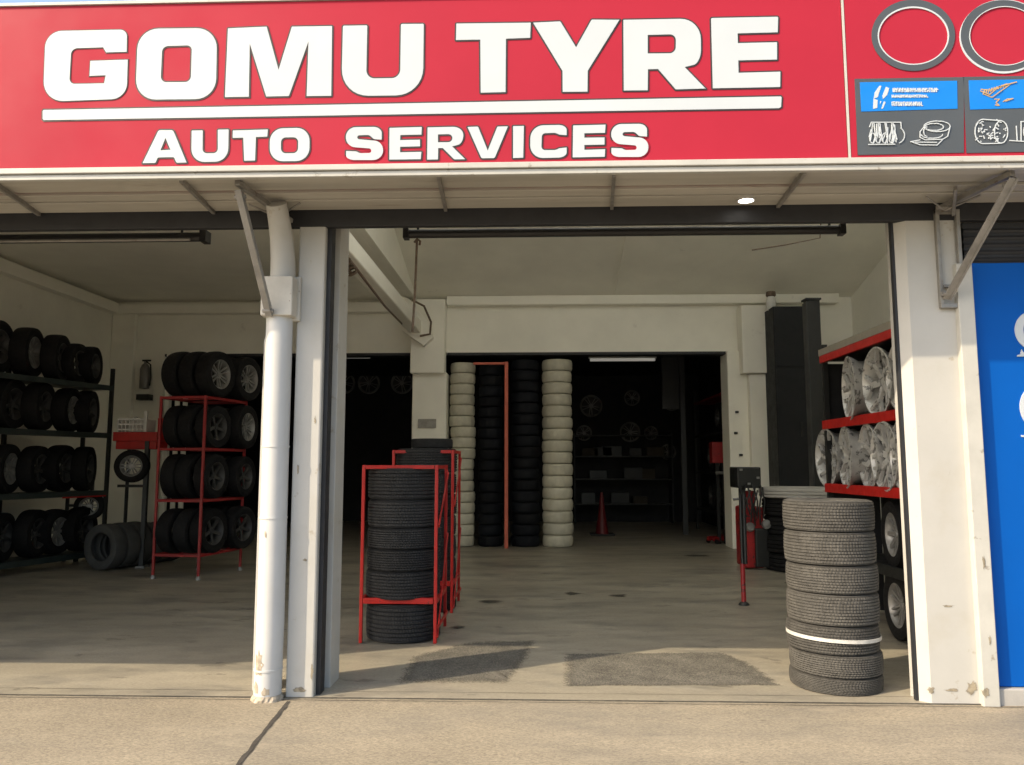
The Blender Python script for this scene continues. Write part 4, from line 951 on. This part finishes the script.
for k, z in enumerate(RZ):
    for i, (u_, v_) in enumerate(((.20, .25), (.55, .28), (.90, .31), (.30, .86), (.62, .90), (1.0, .93))):
        s_ = .98 if k == 0 else random.uniform(.88, .98)
        if k == 3: s_ = .92
        q = Bp - ex*Wd*(1-u_) + ey*Dp*v_
        put_wheel(T_plain, RIM_a if (i == 2 and k == 0) or (i == 5 and k in (0, 1)) else RIM_b, (q.x, q.y, z+(.018 if k < 3 else -.0)+.33*s_), (0, R(90), th+R(random.uniform(-8, 3))),
                  'black tyre wheel, %s on the %s level of the tall red frame rack' % (['front left', 'front middle', 'front right', 'rear left', 'rear middle', 'rear right'][i], lv[k]), 'wheels on the tall red frame rack', s_)
for i, (u_, v_) in enumerate(((.35, .4), (.85, .45))):
    q = Bp - ex*Wd*(1-u_) + ey*Dp*v_
    if RZ[3] > .5: put_tyre(T_plain, (q.x, q.y, .13), (0, 0, 0), (1, 1, 1), 'tyre under red rack')
# tyres standing in a row on the floor
f0 = U(97, 571, z=0); ax = Vector((.34, .94, 0)).normalized()
for i in range(6):
    q = f0 + ax*(.12+i*.235); s_ = 1.0 if i < 3 else .96
    az = math.atan2(ax.x, ax.y)
    src, rsrc = T_plain, RIM_b
    lbl = 'dusty tyre, %s of the row standing on the floor by the black rack' % ['nearest', 'second', 'third', 'fourth', 'fifth', 'farthest'][i]
    put_tyre(T_drow if i else T_drow, (q.x, q.y, .33*s_), (R(90), 0, -az), (s_, s_, s_), lbl, 'tyres standing in a row on the floor') if False else None
    o = T_plain.copy(); C.objects.link(o); o.location = (q.x, q.y, .33*s_); o.rotation_euler = (R(90), 0, -az); o.scale = (s_, s_, s_)
    if not i: ROWM = T_plain.data.copy(); ROWM.materials[0] = mat('grey_row_rubber', (.06, .06, .058), .75, var=.2, rnd=.2)
    o.data = ROWM; tag(o, lbl, 'tyre', 'tyres standing in a row on the floor')
# stand with red tray, mesh crate and a wheel below
Yst = 6.2
def as_(px, py, Y=Yst): q = U(px, py, Y=Y); return q.x, q.z
st = thing('tool_stand', 'grey stand with red tray between the black rack and the red rack', 'stand')
xs0, xs1 = as_(114, 440)[0], as_(157, 440)[0]; zt0, zt1 = as_(130, 441)[1], as_(130, 432)[1]
tr = MB(); tr.box(xs0, xs1, Yst, Yst+.4, zt0, zt0+.02); tr.box(xs0, xs1, Yst-.012, Yst-.001, zt0, zt1); tr.box(xs0-.014, xs0-.001, Yst-.01, Yst+.4, zt0, zt1); tr.box(xs0+.02, xs1-.02, Yst+.02, Yst+.38, zt0-.12, zt0-.002)
tr.build('tray', m_rackred, st, bevel=.004)
MB().box(as_(147, 440)[0], as_(157, 440)[0], Yst+.30, Yst+.38, zt0+.021, as_(130, 417)[1]).build('back_post', m_rackred, st)
MB().box(as_(145, 440)[0], as_(149, 440)[0], Yst, Yst+.06, .03, zt0-.001).build('post', m_dgrey, st); MB().box(as_(117, 440)[0], as_(119, 440)[0], Yst+.3, Yst+.35, .0, zt0-.001).build('post', m_rackblk, st)
MB().box(as_(143, 440)[0], as_(152, 440)[0], Yst-.05, Yst+.12, .001, .03).build('foot', m_alloy, st)
MB().box(as_(119, 440)[0], as_(145, 440)[0], Yst+.02, Yst+.05, as_(130, 486)[1]-.02, as_(130, 486)[1]+.02).build('cross_bar', m_rackblk, st)
mc_ = thing('mesh_crate', 'white perforated crate standing on the red tray', 'crate')
cr = MB(); cx0, cx1 = as_(116, 440)[0], as_(143, 440)[0]; cz0, cz1 = zt0+.021, as_(130, 419)[1]
for k in range(8): x = cx0+(cx1-cx0)*k/7; cr.box(x-.008, x+.008, Yst+.03, Yst+.04, cz0, cz1)
for k in range(5): z = cz0+(cz1-cz0)*k/4; cr.box(cx0, cx1, Yst+.026, Yst+.036+.008, z-.012+.012*(k == 0), z+.012)
for x in (cx0, cx1): cr.box(x-.006, x+.006, Yst+.045, Yst+.34, cz0, cz1)
cr.box(cx0, cx1, Yst+.34, Yst+.352, cz0, cz1)
cr.build('basket', m_white, mc_)
MB().box(cx1-.01, cx1+.03, Yst+.02, Yst+.06, cz0, as_(130, 411)[1]).build('tall_corner', m_white, mc_)
MB().lathe([(.0001, .05), (.03, .04), (.04, 0)], 12, M=Matrix.Translation((as_(128, 440)[0], Yst+.2, cz1))).build('lid_knob', m_white, mc_, smooth=50)
q = U(133, 466, Y=Yst-.02)
put_wheel(T_plain, RIM_a, (q.x, Yst-.04, q.z), (R(90), 0, R(14)), 'spoked wheel hanging under the red tray of the stand', None, .74)
q = U(80, 507, Y=6.5)
put_wheel(T_plain, RIM_a, (q.x, 6.75, q.z), (R(90), 0, R(20)), 'small spoked wheel leaning above the row of floor tyres', None, .66)
sp_ = thing('display_stand', 'thin dark stand frame carrying the small spoked wheel above the floor tyres', 'stand')
for px in (68, 92):
    q2 = U(px, 480, Y=6.9); MB().box(q2.x-.02, q2.x+.02, 6.9, 6.94, 0, 1.25).build('post', m_dgrey, sp_)
qa, qb = U(68, 480, Y=6.9).x, U(92, 480, Y=6.9).x
MB().box(qa, qb, 6.905, 6.935, 1.22, 1.26).build('top_rail', m_dgrey, sp_); MB().box(qa, qb, 6.905, 6.935, q.z-.02, q.z+.02).build('wheel_rail', m_dgrey, sp_)
# fire extinguisher on the wall
p = U(143, 375, Y=YB-.2)
t = thing('fire_extinguisher', 'grey extinguisher hanging on the cream wall behind the red tray', 'extinguisher', loc=(p.x, YB-.13, p.z))
m_ext = mat('grey_cylinder', (.20, .19, .18), .45, metal=.3)
MB().lathe([(.0001, -.26), (.085, -.25), (.09, -.22), (.09, .12), (.06, .2), (.025, .23), (.025, .27), (.0001, .27)], 22).build('cylinder', m_ext, t, smooth=45)
MB().box(-.06, .1, -.02, .02, .27, .30).build('lever', m_rackblk, t, bevel=.004)
MB().tube([(.03, -.02, .26), (.12, -.04, .2), (.13, -.03, -.05), (.11, -.02, -.2)], .014, 8).build('hose', m_rackblk, t, smooth=60)
MB().box(-.12, .12, -.06, .12, -.47, -.36).build('bracket', m_rackblk, t, bevel=.006)
# white hanging rods/tubes behind the red rack
for i, (px, yt_, yb_) in enumerate(((170, 352, 445), (178, 398, 447), (186, 398, 440))):
    a_, b_ = U(px, yt_, Y=YB-.25), U(px, yb_, Y=YB-.25)
    o = MB().box(a_.x-.04, a_.x+.04, YB-.29, YB-.24, 0.0, a_.z).build('white_board', m_wall, None, bevel=.004)
    tag(o, ['tall narrow pale board leaning on the rear wall left of the red rack', 'narrow pale board behind the red rack, middle of three', 'narrow pale board behind the red rack, rightmost of three'][i], 'board', 'pale boards behind the red rack')
